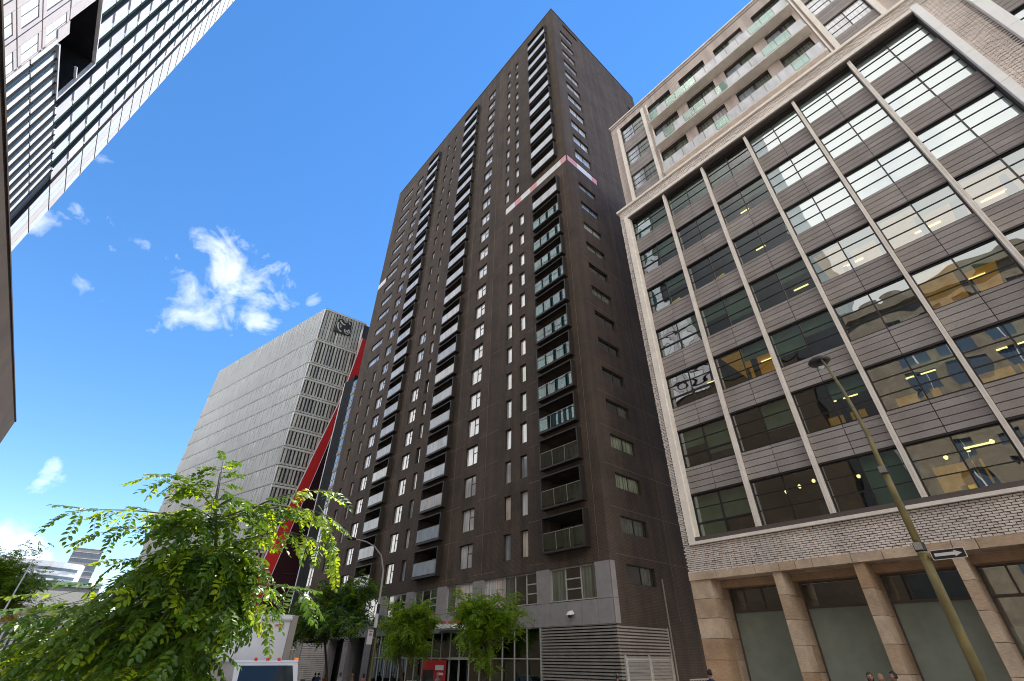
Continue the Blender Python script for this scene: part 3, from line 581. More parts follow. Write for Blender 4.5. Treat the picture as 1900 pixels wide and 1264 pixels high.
# emblem: dark square plate carrying pale curved strokes
mb = MB(); mb.prism(EF, [(2.95, 60.6), (5.9, 60.9), (6.1, 57.3), (2.6, 57.0)], -.62, -.5, 'sign_black'); e = mb.build('emblem', campus); fixC(e)
mb = MB()
def stroke(pts, w_=.16):
    for (a, b), (c, d) in zip(pts[:-1], pts[1:]):
        L_ = math.hypot(c - a, d - b); nx, ny = -(d - b) / L_ * w_, (c - a) / L_ * w_
        mb.prism(EF, [(a + nx, b + ny), (c + nx, d + ny), (c - nx, d - ny), (a - nx, b - ny)], -.68, -.625, 'campus_fin')
stroke([(3.1, 59.6), (3.1, 58.6), (3.5, 57.8), (4.1, 57.5)]); stroke([(3.4, 60.2), (3.9, 59.6), (4.6, 59.5)]); stroke([(3.6, 59.2), (3.8, 58.7), (3.6, 58.5)], .12)
stroke([(4.7, 58.5), (4.7, 57.9), (5.0, 57.8), (5.1, 58.3)], .12); stroke([(5.5, 58.6), (5.35, 58.0), (5.6, 57.7), (5.85, 58.1), (5.7, 58.6), (5.5, 58.6)], .11); stroke([(4.8, 57.55), (5.7, 57.4)], .07)
stroke([(4.2, 60.6), (4.5, 60.2), (4.9, 60.5)], .12); stroke([(5.2, 60.5), (5.6, 60.0)], .12)
o = mb.build('emblem_stroke', e, kind='stuff')
# red diagonal and the maroon glass behind it
Q = Plane('-Y', 84.0)
redL = [(29.35, 57.5), (29.2, 54.6), (28.46, 46.9), (27.9, 42.1), (26.57, 35.1), (25.65, 30.6), (24.45, 24.1), (23.55, 19.8), (21.75, 9.3), (20.3, 0.5)]
redR = [(31.6, 57.5), (31.6, 52.0), (31.0, 46.0), (29.4, 41.6), (28.1, 36.6), (27.3, 31.1), (26.1, 23.7), (25.2, 18.6), (23.55, 8.0), (22.2, -.5)]
mb = MB(); mb.prism(Q, redL + redR[::-1], -.5, .25, 'red_metal'); fixC(mb.build('red_diagonal', campus))
mb = MB()
for a, b in zip(redL[:-1], redL[1:]): mb.prism(Q, [a, b, (b[0] - .12, b[1]), (a[0] - .12, a[1])], -.56, -.3, 'white_trim')
for a, b in zip(redR[4:-1], redR[5:]): mb.prism(Q, [a, b, (b[0] + .07, b[1]), (a[0] + .07, a[1])], -.56, -.3, 'white_trim')
fixC(mb.build('diagonal_trim', campus))
mb = MB(); mb.prism(Q, [(x + .07, z) for x, z in redR[4:]] + [(34, -.5), (34, 36.6)], -.1, .2, 'maroon_glass'); fixC(mb.build('maroon_glazing', campus))
mb = MB()
for z in (4, 7.4, 10.8, 14.2, 17.6, 21, 24.4): mb.pbox(Q, 23.2 + (z + 2) * .19, 34, z, z + .12, -.2, -.11, 'clad_dark')
fixC(mb.build('glazing_bar', campus, kind='stuff'))

# ------------------------------------------------------------------ office building on the right
office = thing('office_building', 'pale brick office building with grey panelled bays over a stone colonnade', 'office building', loc=(24, 13.6, gz(13)))
fixO = part_of(office)
OB = Plane('-X', 24.0); OG = .42    # glass line depth
rows = [5.25 + 3.733 * i for i in range(7)]; WH = 2.22
pil = [9.55, 6.28, 3.01, -.26, -3.53]
edges_b = [12.78] + pil + [-6.86]
bays = [(edges_b[i + 1] + (.11 if i < 5 else 0), edges_b[i] - (.11 if i else 0)) for i in range(6)]
far_bays = [(-12.1, -8.95), (-15.4, -12.3), (-18.7, -15.6)]
E_END = -24.0
mb = MB()
FR = (-6.88, 12.8, 5.2, 30.12)
wall_with_holes(mb, OB, E_END, 13.6, 3.62, 31.4, [(*FR, OG + .1), (-18.9, -8.9, 5.2, 30.12, OG + .1)], 'office_mortar', 'bronze_sill')
mb.face([(24, 13.6, -3), (44, 13.6, -3), (44, 13.6, 31.4), (24, 13.6, 31.4)], 'office_brick'); mb.face([(24, 13.6, 31.4), (44, 13.6, 31.4), (44, E_END, 31.4), (24, E_END, 31.4)], 'office_mortar')
mb.face([(44, 13.6, -3), (44, E_END, -3), (44, E_END, 46), (44, 13.6, 46)], 'office_brick')
fixO(mb.build('wall', office))
# projecting brickwork, laid brick by brick
mb = MB(); rb = random.Random(11)
def bricks(u0, u1, v0, v1, prob=.55, dep=.05):
    v = v0; r_ = 0
    while v + .068 <= v1:
        u = u0 + (.15 if r_ % 2 else 0)
        while u < u1:
            e_ = min(u + .275, u1); d_ = dep * rb.uniform(.55, 1.0) if rb.random() < prob else dep * rb.uniform(.1, .35)
            if e_ - u > .05:
                a, b, c, d = OB(u, v, -d_), OB(e_, v, -d_), OB(e_, v + .064, -d_), OB(u, v + .064, -d_); A, B_, C_, D = OB(u, v), OB(e_, v), OB(e_, v + .064), OB(u, v + .064)
                for f in ((a, b, c, d), (a, A, B_, b), (b, B_, C_, c), (d, c, C_, D), (a, d, D, A)): mb.face(f, 'office_brick')
            u += .30
        v += .0885; r_ += 1
bricks(-16, 13.6, 3.63, 4.86, .8, .06); bricks(13.16, 13.6, 4.87, 30.4); bricks(-16, 13.6, 30.42, 31.38); bricks(-8.45, -7.22, 4.87, 30.4)
fixO(mb.build('brickwork', office, kind='stuff'))
# coping of the lower block and cream frame round the bays
mb = MB(); mb.pbox(OB, E_END, 13.75, 31.40, 31.62, -.16, 2.2, 'cream_stone'); fixO(mb.build('coping', office))
for nm, bx in (('frame_jamb', (12.8, 13.16, 4.88, 30.4)), ('frame_head', (-6.88, 12.8, 30.12, 30.4)), ('frame_sill', (-6.88, 12.8, 4.88, 5.02))):
    mb = MB(); mb.pbox(OB, *bx, -.2, .02, 'cream_stone')
    if nm == 'frame_jamb': mb.pbox(OB, 12.72, 12.8, 5.25, 30.1, -.06, .3, 'cream_stone')
    if nm == 'frame_head': mb.pbox(OB, -6.88, 12.8, 30.02, 30.12, -.12, .3, 'bronze_sill')
    if nm == 'frame_sill': mb.pbox(OB, -6.88, 12.8, 5.02, 5.22, -.14, .3, 'bronze_sill')
    fixO(mb.build(nm, office))
for k in range(9):
    a = 4.88 + k * 2.84; mb = MB(); mb.pbox(OB, -7.22, -6.88, a + .01, a + 2.83, -.26, .05, 'white_band'); fixO(mb.build('white_jamb', office))
    mb = MB(); mb.pbox(OB, -8.88, -8.46, a + .01, a + 2.83, -.26, .05, 'white_band'); fixO(mb.build('white_jamb', office))
for y in pil + [-12.2, -15.5]:
    mb = MB(); mb.pbox(OB, y - .11, y + .11, 5.22, 30.05, OG - .10, OG + .06, 'bronze_sill'); mb.pbox(OB, y - .085, y + .085, 5.22, 30.05, -.02, OG - .10, 'cream_stone'); mb.pbox(OB, y - .085, y - .03, 5.22, 30.05, -.05, -.02, 'cream_stone'); fixO(mb.build('mullion_pilaster', office))
# spandrel planks (300 as parts, nearest/lowest first) and windows
planks = []
def spandrel(a, b, z0, z1):
    mid = (a + b) / 2; hs = [.30, .34, .34, .34, .19]; tot = sum(hs); sc_ = (z1 - z0) / tot
    for (u0, u1) in ((a, mid - .014), (mid + .014, b)):
        z = z0
        for h in hs: planks.append((u0, u1, z, z + h * sc_)); z += h * sc_
for (a, b) in bays + far_bays[:1]:
    for z in rows[:-1]: spandrel(a, b, z + WH + .02, z + 3.733 - .03)
planks.sort(key=lambda p: (p[2] > 24) * 10 + abs(p[0] - 3) * .1 + (p[0] < -7) * 20 + p[2] * .02)
pc = {}
rs = random.Random(2)
for i, (u0, u1, z0, z1) in enumerate(planks[:300]):
    dd = rs.choice((0, .006, .012)); key = (round(u1 - u0, 2), round(z1 - z0, 3), dd, i % 3 == 0)
    if key not in pc:
        m_ = MB(); m_.pbox(OB, 0, u1 - u0, .018, z1 - z0 - .018, OG - .14 - dd, OG + .02, 'spandrel' if i % 3 else 'spandrel_pale', (24, 0, 0)); pc[key] = m_.mesh('spandrel_plank')
    fixO(obj('spandrel_plank', pc[key], office, (24, u0, z0)))
mb = MB()
for (u0, u1, z0, z1) in planks[300:]: mb.pbox(OB, u0, u1, z0 + .018, z1 - .018, OG - .14, OG + .02, 'spandrel')
for (a, b) in bays + far_bays:
    for z in rows[:-1]: mb.pbox(OB, a - .05, b + .05, z + WH, z + 3.733, OG, OG + .05, 'black_void')
    for z in rows: mb.pbox(OB, a, b, z + WH - .06, z + WH + .015, OG - .16, OG + .02, 'gunmetal')
for (a, b) in far_bays[1:]:
    for z in rows[:-1]: mb.pbox(OB, a, b, z + WH + .02, z + 3.7, OG - .12, OG, 'spandrel')
fixO(mb.build('spandrel_backing', office, kind='stuff'))
lit = {(0, 2): 1, (1, 2): 2, (2, 5): 3, (2, 4): 3, (3, 3): 2, (4, 2): 2, (5, 1): 2, (4, 3): 2, (5, 2): 1, (3, 1): 1, (5, 0): 2, (1, 4): 4, (2, 3): 1, (0, 4): 4, (1, 5): 4, (2, 1): 1, (4, 1): 1, (3, 0): 1, (5, 3): 2}
reflection_bays = {(i, j) for i in (3, 4, 5) for j in (4, 5, 6)}
for bi, (a, b) in enumerate(bays + far_bays[:2]):
    for ri, z in enumerate(rows):
        org = OB(a, z, OG); w_ = b - a; key = ('ow', round(w_, 2), bi == 0)
        if key not in pc:
            m_ = MB(); t = .045; G = lambda u0, u1, v0, v1, w0=-.05, w1=.05: m_.pbox(OB, a + u0, a + u1, z + v0, z + v1, OG + w0, OG + w1, 'gunmetal', org)
            G(0, w_, 0, t); G(0, w_, WH - t - .06, WH - .06); G(0, t, t, WH - t - .06); G(w_ - t, w_, t, WH - t - .06); G(w_ / 2 - .03, w_ / 2 + .03, t, WH - t - .06, -.045, .045)
            for v in (.74, 1.48):
                G(t, w_ / 2 - .03, v - .018, v + .018, -.04, .04); G(w_ / 2 + .03, w_ - t, v - .018, v + .018, -.04, .04)
            if bi == 0: G(t, w_ / 2 - .03, .66, .72, -.055, .03); G(w_ / 2 + .03, w_ - t, .66, .72, -.055, .03); G(w_ / 2 - .09, w_ / 2 - .03, t, .72, -.055, .03)
            pc[key] = m_.mesh('window_frame')
        wo_ = fixO(obj('window', pc[key], office, org))
        gm = 'office_glass_high' if (bi >= 3 and ri >= 4) or bi > 5 else 'office_glass'
        for s_ in range(2):
            for t_ in range(3):
                k3 = ('op', round(w_, 2), s_, t_, gm)
                if k3 not in pc:
                    m_ = MB(); u0 = .045 if s_ == 0 else w_ / 2 + .03; u1 = w_ / 2 - .03 if s_ == 0 else w_ - .045; v0 = (.045, .758, 1.498)[t_]; v1 = (.722, 1.462, WH - .105)[t_]
                    m_.face([OB(a + u0, z + v0, OG), OB(a + u1, z + v0, OG), OB(a + u1, z + v1, OG), OB(a + u0, z + v1, OG)], gm); me_ = m_.mesh('pane')
                    me_.transform(Matrix.Translation(-Vector(org))); pc[k3] = me_
                obj('pane', pc[k3], wo_)
# rooms behind the glass: floors, ceilings, walls, lights, blinds
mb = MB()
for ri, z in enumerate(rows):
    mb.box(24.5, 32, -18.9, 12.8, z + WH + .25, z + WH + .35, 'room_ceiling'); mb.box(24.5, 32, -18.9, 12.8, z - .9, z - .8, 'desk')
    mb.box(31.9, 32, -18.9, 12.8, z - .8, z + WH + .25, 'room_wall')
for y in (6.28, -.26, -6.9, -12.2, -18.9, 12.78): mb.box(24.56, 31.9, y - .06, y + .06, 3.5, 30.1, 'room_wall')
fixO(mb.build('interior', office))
ri_ = random.Random(8)
for bi, (a, b) in enumerate(bays):
    for ri, z in enumerate(rows):
        k = lit.get((bi, ri), 0); mb = MB(); nm = 'interior_fitting'
        if (bi, ri) in reflection_bays:
            mb.box(24.50, 24.52, a, b, z, z + WH, 'reflection_sheet')  # pale sheet added so these panes read white like mirrored cloud
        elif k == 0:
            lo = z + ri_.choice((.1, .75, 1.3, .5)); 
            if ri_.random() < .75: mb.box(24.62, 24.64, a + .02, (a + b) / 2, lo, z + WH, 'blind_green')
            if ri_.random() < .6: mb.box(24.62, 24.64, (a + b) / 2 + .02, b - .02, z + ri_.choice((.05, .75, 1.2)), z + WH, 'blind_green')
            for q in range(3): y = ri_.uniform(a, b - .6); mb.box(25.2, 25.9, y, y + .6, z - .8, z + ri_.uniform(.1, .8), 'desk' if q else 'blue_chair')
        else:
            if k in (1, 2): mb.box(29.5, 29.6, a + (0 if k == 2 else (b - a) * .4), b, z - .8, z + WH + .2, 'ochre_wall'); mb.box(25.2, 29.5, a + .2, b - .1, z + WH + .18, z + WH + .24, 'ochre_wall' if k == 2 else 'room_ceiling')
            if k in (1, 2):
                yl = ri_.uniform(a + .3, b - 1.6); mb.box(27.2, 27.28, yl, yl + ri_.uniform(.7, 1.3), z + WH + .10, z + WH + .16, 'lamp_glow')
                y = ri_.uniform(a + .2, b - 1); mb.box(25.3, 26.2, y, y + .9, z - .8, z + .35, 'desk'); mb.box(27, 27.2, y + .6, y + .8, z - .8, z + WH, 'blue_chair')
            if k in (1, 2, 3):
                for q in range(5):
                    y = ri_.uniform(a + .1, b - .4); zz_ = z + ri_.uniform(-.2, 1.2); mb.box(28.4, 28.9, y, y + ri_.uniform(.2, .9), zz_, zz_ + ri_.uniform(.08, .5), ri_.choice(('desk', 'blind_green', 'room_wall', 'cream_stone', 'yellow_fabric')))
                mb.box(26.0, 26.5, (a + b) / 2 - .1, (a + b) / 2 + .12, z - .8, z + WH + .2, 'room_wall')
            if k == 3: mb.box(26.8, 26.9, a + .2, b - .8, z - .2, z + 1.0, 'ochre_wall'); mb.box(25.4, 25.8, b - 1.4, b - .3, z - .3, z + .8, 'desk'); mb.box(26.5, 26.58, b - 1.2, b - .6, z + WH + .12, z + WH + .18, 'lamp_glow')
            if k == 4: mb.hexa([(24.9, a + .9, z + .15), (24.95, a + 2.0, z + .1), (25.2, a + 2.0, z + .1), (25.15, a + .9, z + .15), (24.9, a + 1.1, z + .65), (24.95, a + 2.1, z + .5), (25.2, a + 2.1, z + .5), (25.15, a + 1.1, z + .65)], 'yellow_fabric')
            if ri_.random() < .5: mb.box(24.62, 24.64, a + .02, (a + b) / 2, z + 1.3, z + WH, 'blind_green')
        if ri == 0:
            for q in range(3):
                y = a + .5 + q * .8; mb.tube([(25.3 + q * .4, y, z + 1.75), (25.3 + q * .4, y, z + 1.85), (25.3 + q * .4, y, z + 1.93)], [.05, .09, .03], 'lamp_glow', 8)
        if mb.v: fixO(mb.build(nm, office))
# stone lintel and colonnade
lb = []; y = 13.6; rl = random.Random(4)
while y > -16: n = rl.choice((1.1, 1.5, 1.9, .7)); lb.append((max(y - n, -16), y)); y -= n
for a, b in lb:
    mb = MB(); mb.pbox(OB, a + .01, b - .01, 3.28, 3.615, -.09 - rl.uniform(0, .008), 1.0, rl.choice(('warm_stone', 'warm_stone_b'))); fixO(mb.build('lintel_block', office))
mb = MB(); mb.box(25.0, 25.75, E_END, 13.55, 2.95, 3.27, 'warm_stone_c'); mb.box(25.75, 44, 13.3, 13.55, -3, 3.6, 'office_mortar'); fixO(mb.build('soffit_beam', office))
piers = [(12.5, 13.6), (9.1, 9.48), (5.86, 6.25), (2.75, 3.1), (-.5, -.12), (-3.75, -3.37), (-7.0, -6.6), (-10.2, -9.8), (-13.4, -13.0)]
for i, (a, b) in enumerate(piers):
    z = 3.27; n = 0
    while z > gz(a):
        h = .92 if i else .82; z2 = max(z - h, gz(a) - .05); mm_ = rl.choice(('warm_stone', 'warm_stone_b', 'warm_stone_c', 'warm_stone_b'))
        mb = MB(); mb.box(24.0 - rl.uniform(0, .006), 24.9, a, b, z2 + .016, z, mm_); fixO(mb.build('stone_block', office))
        mb = MB(); mb.box(24.908, 25.7, a + .004, b - .004, z2 + .016, z, rl.choice(('warm_stone', 'warm_stone_b', 'warm_stone_c'))); fixO(mb.build('stone_block', office)); z = z2; n += 1
# ground floor glazing
for i in range(len(piers) - 1):
    a, b = piers[i + 1][1], piers[i][0]; mb = MB(); X = 25.62
    Fz = lambda u0, u1, v0, v1, d0=0, d1=.1: mb.box(X + d0, X + d1, u0, u1, v0, v1, 'bronze_sill')
    Fz(a, b, 2.88, 2.95); Fz(a, b, 1.90, 2.0, -.02); Fz(a, a + .06, gz(a), 2.88); Fz(b - .06, b, gz(b), 2.88)
    if i == 0: Fz(b - .75, b - .68, 2.0, 2.88, .005, .095); Fz(b - 1.65, b - 1.55, 2.0, 2.88, .005, .095)
    if i in (2, 3): Fz(b - .85, b - .78, 2.0, 2.88, .005, .095); Fz(a + .9, a + .97, 2.0, 2.88, .005, .095)
    mb.box(X - .02, X + .02, a + .06, b - .06, gz(a) + .0, gz(a) + .25, 'bronze_sill')
    w_ = fixO(mb.build('window', office))
    for v0, v1 in ((gz(a) + .25, 1.9), (2.0, 2.88)):
        m_ = MB(); m_.face([(X + .05, a + .06, v0), (X + .05, b - .06, v0), (X + .05, b - .06, v1), (X + .05, a + .06, v1)], 'frosted_pane' if v0 < 1 and i != 3 else 'base_glass'); m_.build('pane', w_)
    m_ = MB(); m_.box(X + .25, X + .27, a, b, gz(a) + .9 * (i % 2 == 0), 1.95 if i != 3 else 1.0, 'blind_green'); m_.box(X + .2, X + .22, a, b, 2.35, 2.88, 'interior_dark'); m_.build('screen', w_)
mb = MB(); mb.box(29.9, 30, -16, 13.3, -3, 3, 'interior_dark'); fixO(mb.build('shop_interior', office))
# set-back upper storeys
XU = 25.5; OU = Plane('-X', XU); ZR = 46.1
ub = [(9.98, 12.5), (-6.35, -4.02)]; urows = [35.0, 38.70, 42.42]
blv = [33.35, 37.1, 40.85]; bwin = []
for q in range(4): a = 6.85 - 3.47 * q; bwin.append((a, a + 2.5))
bwin[3] = (-3.1, -1.0)
holes = [(a, b, 33.0, 44.85, .3) for a, b in ub]
for z in blv:
    for a, b in bwin: holes.append((a, b, z + .25, z + 3.55, .35))
mb = MB(); wall_with_holes(mb, OU, E_END, 13.58, 31.6, ZR, holes, 'office_brick_far', 'bronze_sill')
mb.face([(XU, 13.58, 31.6), (44, 13.58, 31.6), (44, 13.58, ZR), (XU, 13.58, ZR)], 'office_brick_far'); mb.face([(XU, 13.58, ZR), (44, 13.58, ZR), (44, E_END, ZR), (XU, E_END, ZR)], 'office_mortar')
mb.pbox(OU, E_END, 13.68, ZR, ZR + .16, -.12, .5, 'cream_stone'); mb.pbox(OU, E_END, 13.6, ZR - .45, ZR - .3, -.01, .02, 'bronze_sill'); fixO(mb.build('upper_wall', office))
for a, b in ub:
    for u in (a - .33, b): mb = MB(); mb.pbox(OU, u + .02, u + .32, 31.7, 44.9, -.16, .1, 'cream_stone'); fixO(mb.build('frame_jamb', office))
    for z in urows:
        fixO(window(office, OU, a, b, z, z + 2.1, .25, (0, .5, 1), {0: (.33, .66), 1: (.33, .66)}, frame='gunmetal', panes=('pane_pale',) if a < 0 else ('pane_green', 'pane_grey'), ft=.045))
        for q in range(5):
            if z > 34: 
                for u0, u1 in ((a, (a + b) / 2 - .005), ((a + b) / 2 + .005, b)): mb = MB(); mb.pbox(OU, u0, u1, z - 1.58 + q * .31 + .01, z - 1.58 + (q + 1) * .31 - .01, .10, .22, 'spandrel' if q % 2 else 'spandrel_pale'); fixO(mb.build('spandrel_plank', office))
    mb = MB(); mb.pbox(OU, a, b, 31.7, 44.9, .30, .36, 'black_void'); fixO(mb.build('bay_back', office))
for zi, z in enumerate(blv):
    mb = MB(); mb.pbox(OU, -3.3, 9.25, z, z + .22, -.75, .05, 'cream_stone'); o_ = fixO(mb.build('balcony', office))
    mb = MB(); mb.pbox(OU, -3.28, 9.23, z + 1.22, z + 1.26, -.74, -.70, 'galvanised'); 
    for q in range(14): u = -3.28 + q * .96; mb.pbox(OU, u, u + .04, z + .22, z + 1.22, -.73, -.70, 'galvanised')
    mb.build('railing', o_)
    for q in range(13):
        u = -3.28 + q * .96; m_ = MB(); m_.pbox(OU, u + .05, u + .95, z + .1, z + 1.2, -.765, -.75, 'balcony_glass_pale' if rl.random() > .35 else 'balcony_glass'); m_.build('glass_panel', o_)
    for a, b in bwin: fixO(window(office, OU, a, b, z + .25, z + 3.55, .3, (0, .5, 1), {0: (.72,), 1: (.72,)}, frame='gunmetal', panes=rl.choice((('pane_green', 'pane_grey'), ('pane_pale', 'pane_green'), ('pane_green', 'pane_green'))), ft=.06))
mb = MB()
for y in (9.32, -3.5): mb.pbox(OU, y - .05, y + .05, 31.7, 44.9, -.14, -.02, 'cream_stone')
fixO(mb.build('downpipe', office))

# ------------------------------------------------------------------ left-hand clad tower across the street
clad = thing('clad_tower', 'tall pale clad tower with dark upright fins and a deep black loggia', 'office tower', loc=(-20, 70, gz(60)))
fixL = part_of(clad)
LP = Plane('+X', -20.0); TOPZ = 126.0
fl = [gz(60), 0.2, 4, 8, 12, 16, 20, 24, 28, 32, 36, 40, 43.9, 48.2, 52.0, 55.8, 59.6, 63.3, 66.7, 70.1, 73.5, 76.9, 80.3, 83.7, 87.1, 90.4, 93.6, 96.8, 100.0, 103.0, 106.0, 109.4, 112.8, 116.2, 119.6, 123.0, TOPZ]
void = (42.2, 50.5, 48.2, 55.75)
mb = MB(); wall_with_holes(mb, LP, 8.6, 70.3, gz(60) - .5, TOPZ, [(*void, 6.0), (30, 43.7, 50.2, 55.75, .01)][:1], 'clad_dark', 'charcoal_metal')
mb.face([LP(void[0], void[2], 6), LP(void[1], void[2], 6), LP(void[1], void[3], 6), LP(void[0], void[3], 6)], 'charcoal_metal')
for u in (8.6, 70.3): mb.face([LP(u, -5), LP(u, -5, 30), LP(u, TOPZ, 30), LP(u, TOPZ)], 'clad_pale')
mb.face([LP(8.6, TOPZ), LP(70.3, TOPZ), LP(70.3, TOPZ, 30), LP(8.6, TOPZ, 30)], 'clad_dark'); fixL(mb.build('wall', clad))
mb = MB(); mb.pbox(LP, 42.2, 43.7, 48.2, 50.2, -.1, 6, 'clad_pink'); mb.pbox(LP, 50.5, 50.75, 48.0, 55.9, -.32, 0, 'clad_pale'); mb.pbox(LP, 42.2, 50.5, 55.75, 55.95, -.32, 0, 'clad_pale'); mb.pbox(LP, 43.7, 50.5, 47.95, 48.2, -.32, 0, 'clad_pale')
mb.pbox(LP, 43.75, 45.6, 48.3, 51.5, 2.0, 2.1, 'glass_teal'); fixL(mb.build('loggia_trim', clad))
cc = {}; rc = random.Random(9)
def cladbox(nm, u0, u1, v0, v1, w0, w1, m):
    key = (nm, round(u1 - u0, 2), round(v1 - v0, 2), w0, w1, m)
    if key not in cc:
        m_ = MB(); m_.pbox(LP, u0, u1, v0, v1, w0, w1, m, LP(u0, v0, 0)); cc[key] = m_.mesh(nm)
    return fixL(obj(nm, cc[key], clad, LP(u0, v0, 0)))
bu = [9.0 + 3.285 * i for i in range(17)] + [64.2]      # bay lines
for i, (a, b) in enumerate(zip(bu[:-1], bu[1:])):
    for z0, z1 in zip(fl[:-1], fl[1:]):
        zc, uc = (z0 + z1) / 2, (a + b) / 2
        if z1 < 39 or a < 29: continue                                # hidden behind the brown block / outside the frame
        if zc < 48.2 and uc > 43: continue                            # hidden by the fin screen
        if b < 43.9 and zc < 56.5: continue                           # punched windows
        if uc < 50.6 and uc > 41 and zc < 55.8: continue              # loggia
        h = z1 - z0
        cladbox('cladding_panel', a + .40, a + 2.62, z0 + .10, z1 - .10, -.10, .0, rc.choice(('clad_pale', 'clad_pale', 'clad_mint', 'reflective_white')))
        if zc < 100: cladbox('window_pane', a + 2.65, b - .08, z0 + .10, z1 - .10, -.04, .0, 'glass_teal')
for i, b in enumerate(bu):
    if b < 29: continue
    z0 = 56.0 if b < 50.6 else 48.2
    if b > 64: z0 = 40
    m_ = MB(); m_.pbox(LP, b, b + .14, z0, TOPZ, -.34, .0, 'clad_dark'); fixL(m_.build('vertical_fin', clad))
mb = MB()
for z in fl[12:]:
    for a, b in zip(bu[:-1], bu[1:]):
        if (b < 50.6 and z < 56) or a < 29 or z < 48: continue
        mb.pbox(LP, a + .45, a + 1.9, z - .09, z + .09, -.22, .0, 'paint_white')
fixL(mb.build('floor_rib', clad, kind='stuff'))
# last bay before the sky edge: flat panels with fine upright seams
for z0, z1 in zip(fl[11:-1], fl[12:]):
    n = 4
    for q in range(n):
        a = 64.75 + q * 5.5 / n; cladbox('cladding_panel', a + .02, a + 5.5 / n - .03, z0 + .12, z1 - .12, -.1, 0, 'clad_mint' if (q + int(z0)) % 3 else 'clad_pink')
mb = MB()
for z in fl[12:]: mb.pbox(LP, 64.7, 70.3, z - .05, z + .05, -.16, 0, 'clad_pink')
fixL(mb.build('edge_rib', clad, kind='stuff'))
cladbox('cladding_panel', 40.95, 42.15, 50.25, 55.7, -.06, 0, 'clad_pink'); cladbox('cladding_panel', 43.0, 43.7, 36, 48.0, -.06, 0, 'clad_pink')
# fin screen
u = 43.75; 
while u < 63.6:
    for z0, z1 in ((36, 39.9), (40.05, 43.7), (43.95, 48.1)):
        cladbox('fin', u, u + .09, z0, z1 + .15, -.30, .0, 'clad_dark'); cladbox('fin_face', u - .58, u - .02, z0, z1, -.12, -.02, 'paint_white')
        cladbox('window_pane', u + .1, u + .88, z0, z1, -.04, -.005, 'glass_teal')
    u += 1.53
# punched windows in the pink-grey cladding
for u0 in (29.6, 33.4, 37.2, 41.0):
    for z0, z1 in ((36, 39.6), (39.75, 42.0), (42.15, 45.6), (45.75, 50.1), (50.3, 55.6)):
        if u0 > 40 and z1 > 51: cladbox('cladding_panel', u0 - 1.0, u0 - .07, z0 + .02, z1 - .02, -.06, 0, 'clad_pink'); continue
        w_ = 2.65; cladbox('cladding_panel', u0 - 1.0, u0 - .03, z0 + .02, z1 - .02, -.06, 0, 'clad_pink')
        cladbox('cladding_panel', u0, u0 + w_, z0 + .02, z0 + .5, -.06, 0, 'clad_pink'); cladbox('cladding_panel', u0, u0 + w_, z1 - .45, z1 - .02, -.06, 0, 'clad_pink')
        cladbox('window_pane', u0 + .08, u0 + 1.0, z0 + .55, z1 - .5, -.02, 0, 'reflective_white'); cladbox('window_pane', u0 + 1.1, u0 + 2.1, z0 + .55, z1 - .5, -.02, 0, 'reflective_white')
        cladbox('cladding_panel', u0 + 2.2, u0 + w_, z0 + .5, z1 - .45, -.06, 0, 'clad_pink')

# brown granite block in front of it
brown = thing('granite_block', 'brown granite clad building edge running down the far left side', 'building', loc=(-18, 121, gz(100)))
fixB = part_of(brown)
BP = Plane('+X', -18.0)
mb = MB(); wall_with_holes(mb, BP, 14, 121.5, gz(100) - 1, 36.1, [(100.5 + 6.6 * i, 106.3 + 6.6 * i, 27.2, 31.6, .5) for i in range(3)] + [(100.5 + 6.6 * i, 106.3 + 6.6 * i, 20.2, 25.6, .5) for i in range(3)], 'brown_granite', 'gunmetal')
for u in (14, 121.5): mb.face([BP(u, -6), BP(u, -6, 1.9), BP(u, 36.1, 1.9), BP(u, 36.1)], 'brown_granite')
mb.face([BP(14, 36.1), BP(121.5, 36.1), BP(121.5, 36.1, 30), BP(14, 36.1, 1.9)], 'brown_granite'); mb.pbox(BP, 13.9, 121.7, 36.1, 36.3, -.12, .3, 'brown_granite')
fixB(mb.build('wall', brown))
for i in range(3):
    for z0, z1 in ((27.2, 31.6), (20.2, 25.6)): mb = MB(); mb.pbox(BP, 100.5 + 6.6 * i, 106.3 + 6.6 * i, z0, z1, .45, .5, 'glass_teal'); mb.pbox(BP, 103.3 + 6.6 * i, 103.5 + 6.6 * i, z0, z1, .35, .45, 'gunmetal'); fixB(mb.build('window', brown))

# stone block on the near side of the same row: seen only as a reflection in the office windows
stone = thing('stone_block_building', 'beige stone building across the street, seen only as a reflection in the office glass', 'building', loc=(-20, 8, gz(0)))
fixS = part_of(stone)
hl = [(-58 + 4 * i, -55.6 + 4 * i, 2 + 4 * j, 4.6 + 4 * j, .3) for i in range(16) for j in range(9)]
mb = MB(); wall_with_holes(mb, LP, -60, 8.3, gz(0) - 1, 40, hl, 'beige_stone'); mb.face([LP(-60, 40), LP(8.3, 40), LP(8.3, 40, 25), LP(-60, 40, 25)], 'copper_green'); mb.face([LP(-60, -3), LP(-60, -3, 25), LP(-60, 40, 25), LP(-60, 40)], 'beige_stone')
mb.pbox(LP, -60, 8.5, 38.8, 40.1, -.6, 0, 'beige_stone'); fixS(mb.build('wall', stone))
mb = MB()
for h in hl: mb.pbox(LP, h[0], h[1], h[2], h[3], .25, .3, 'slate_glass'); mb.pbox(LP, (h[0] + h[1]) / 2 - .05, (h[0] + h[1]) / 2 + .05, h[2], h[3], .2, .25, 'paint_white')
fixS(mb.build('window', stone))

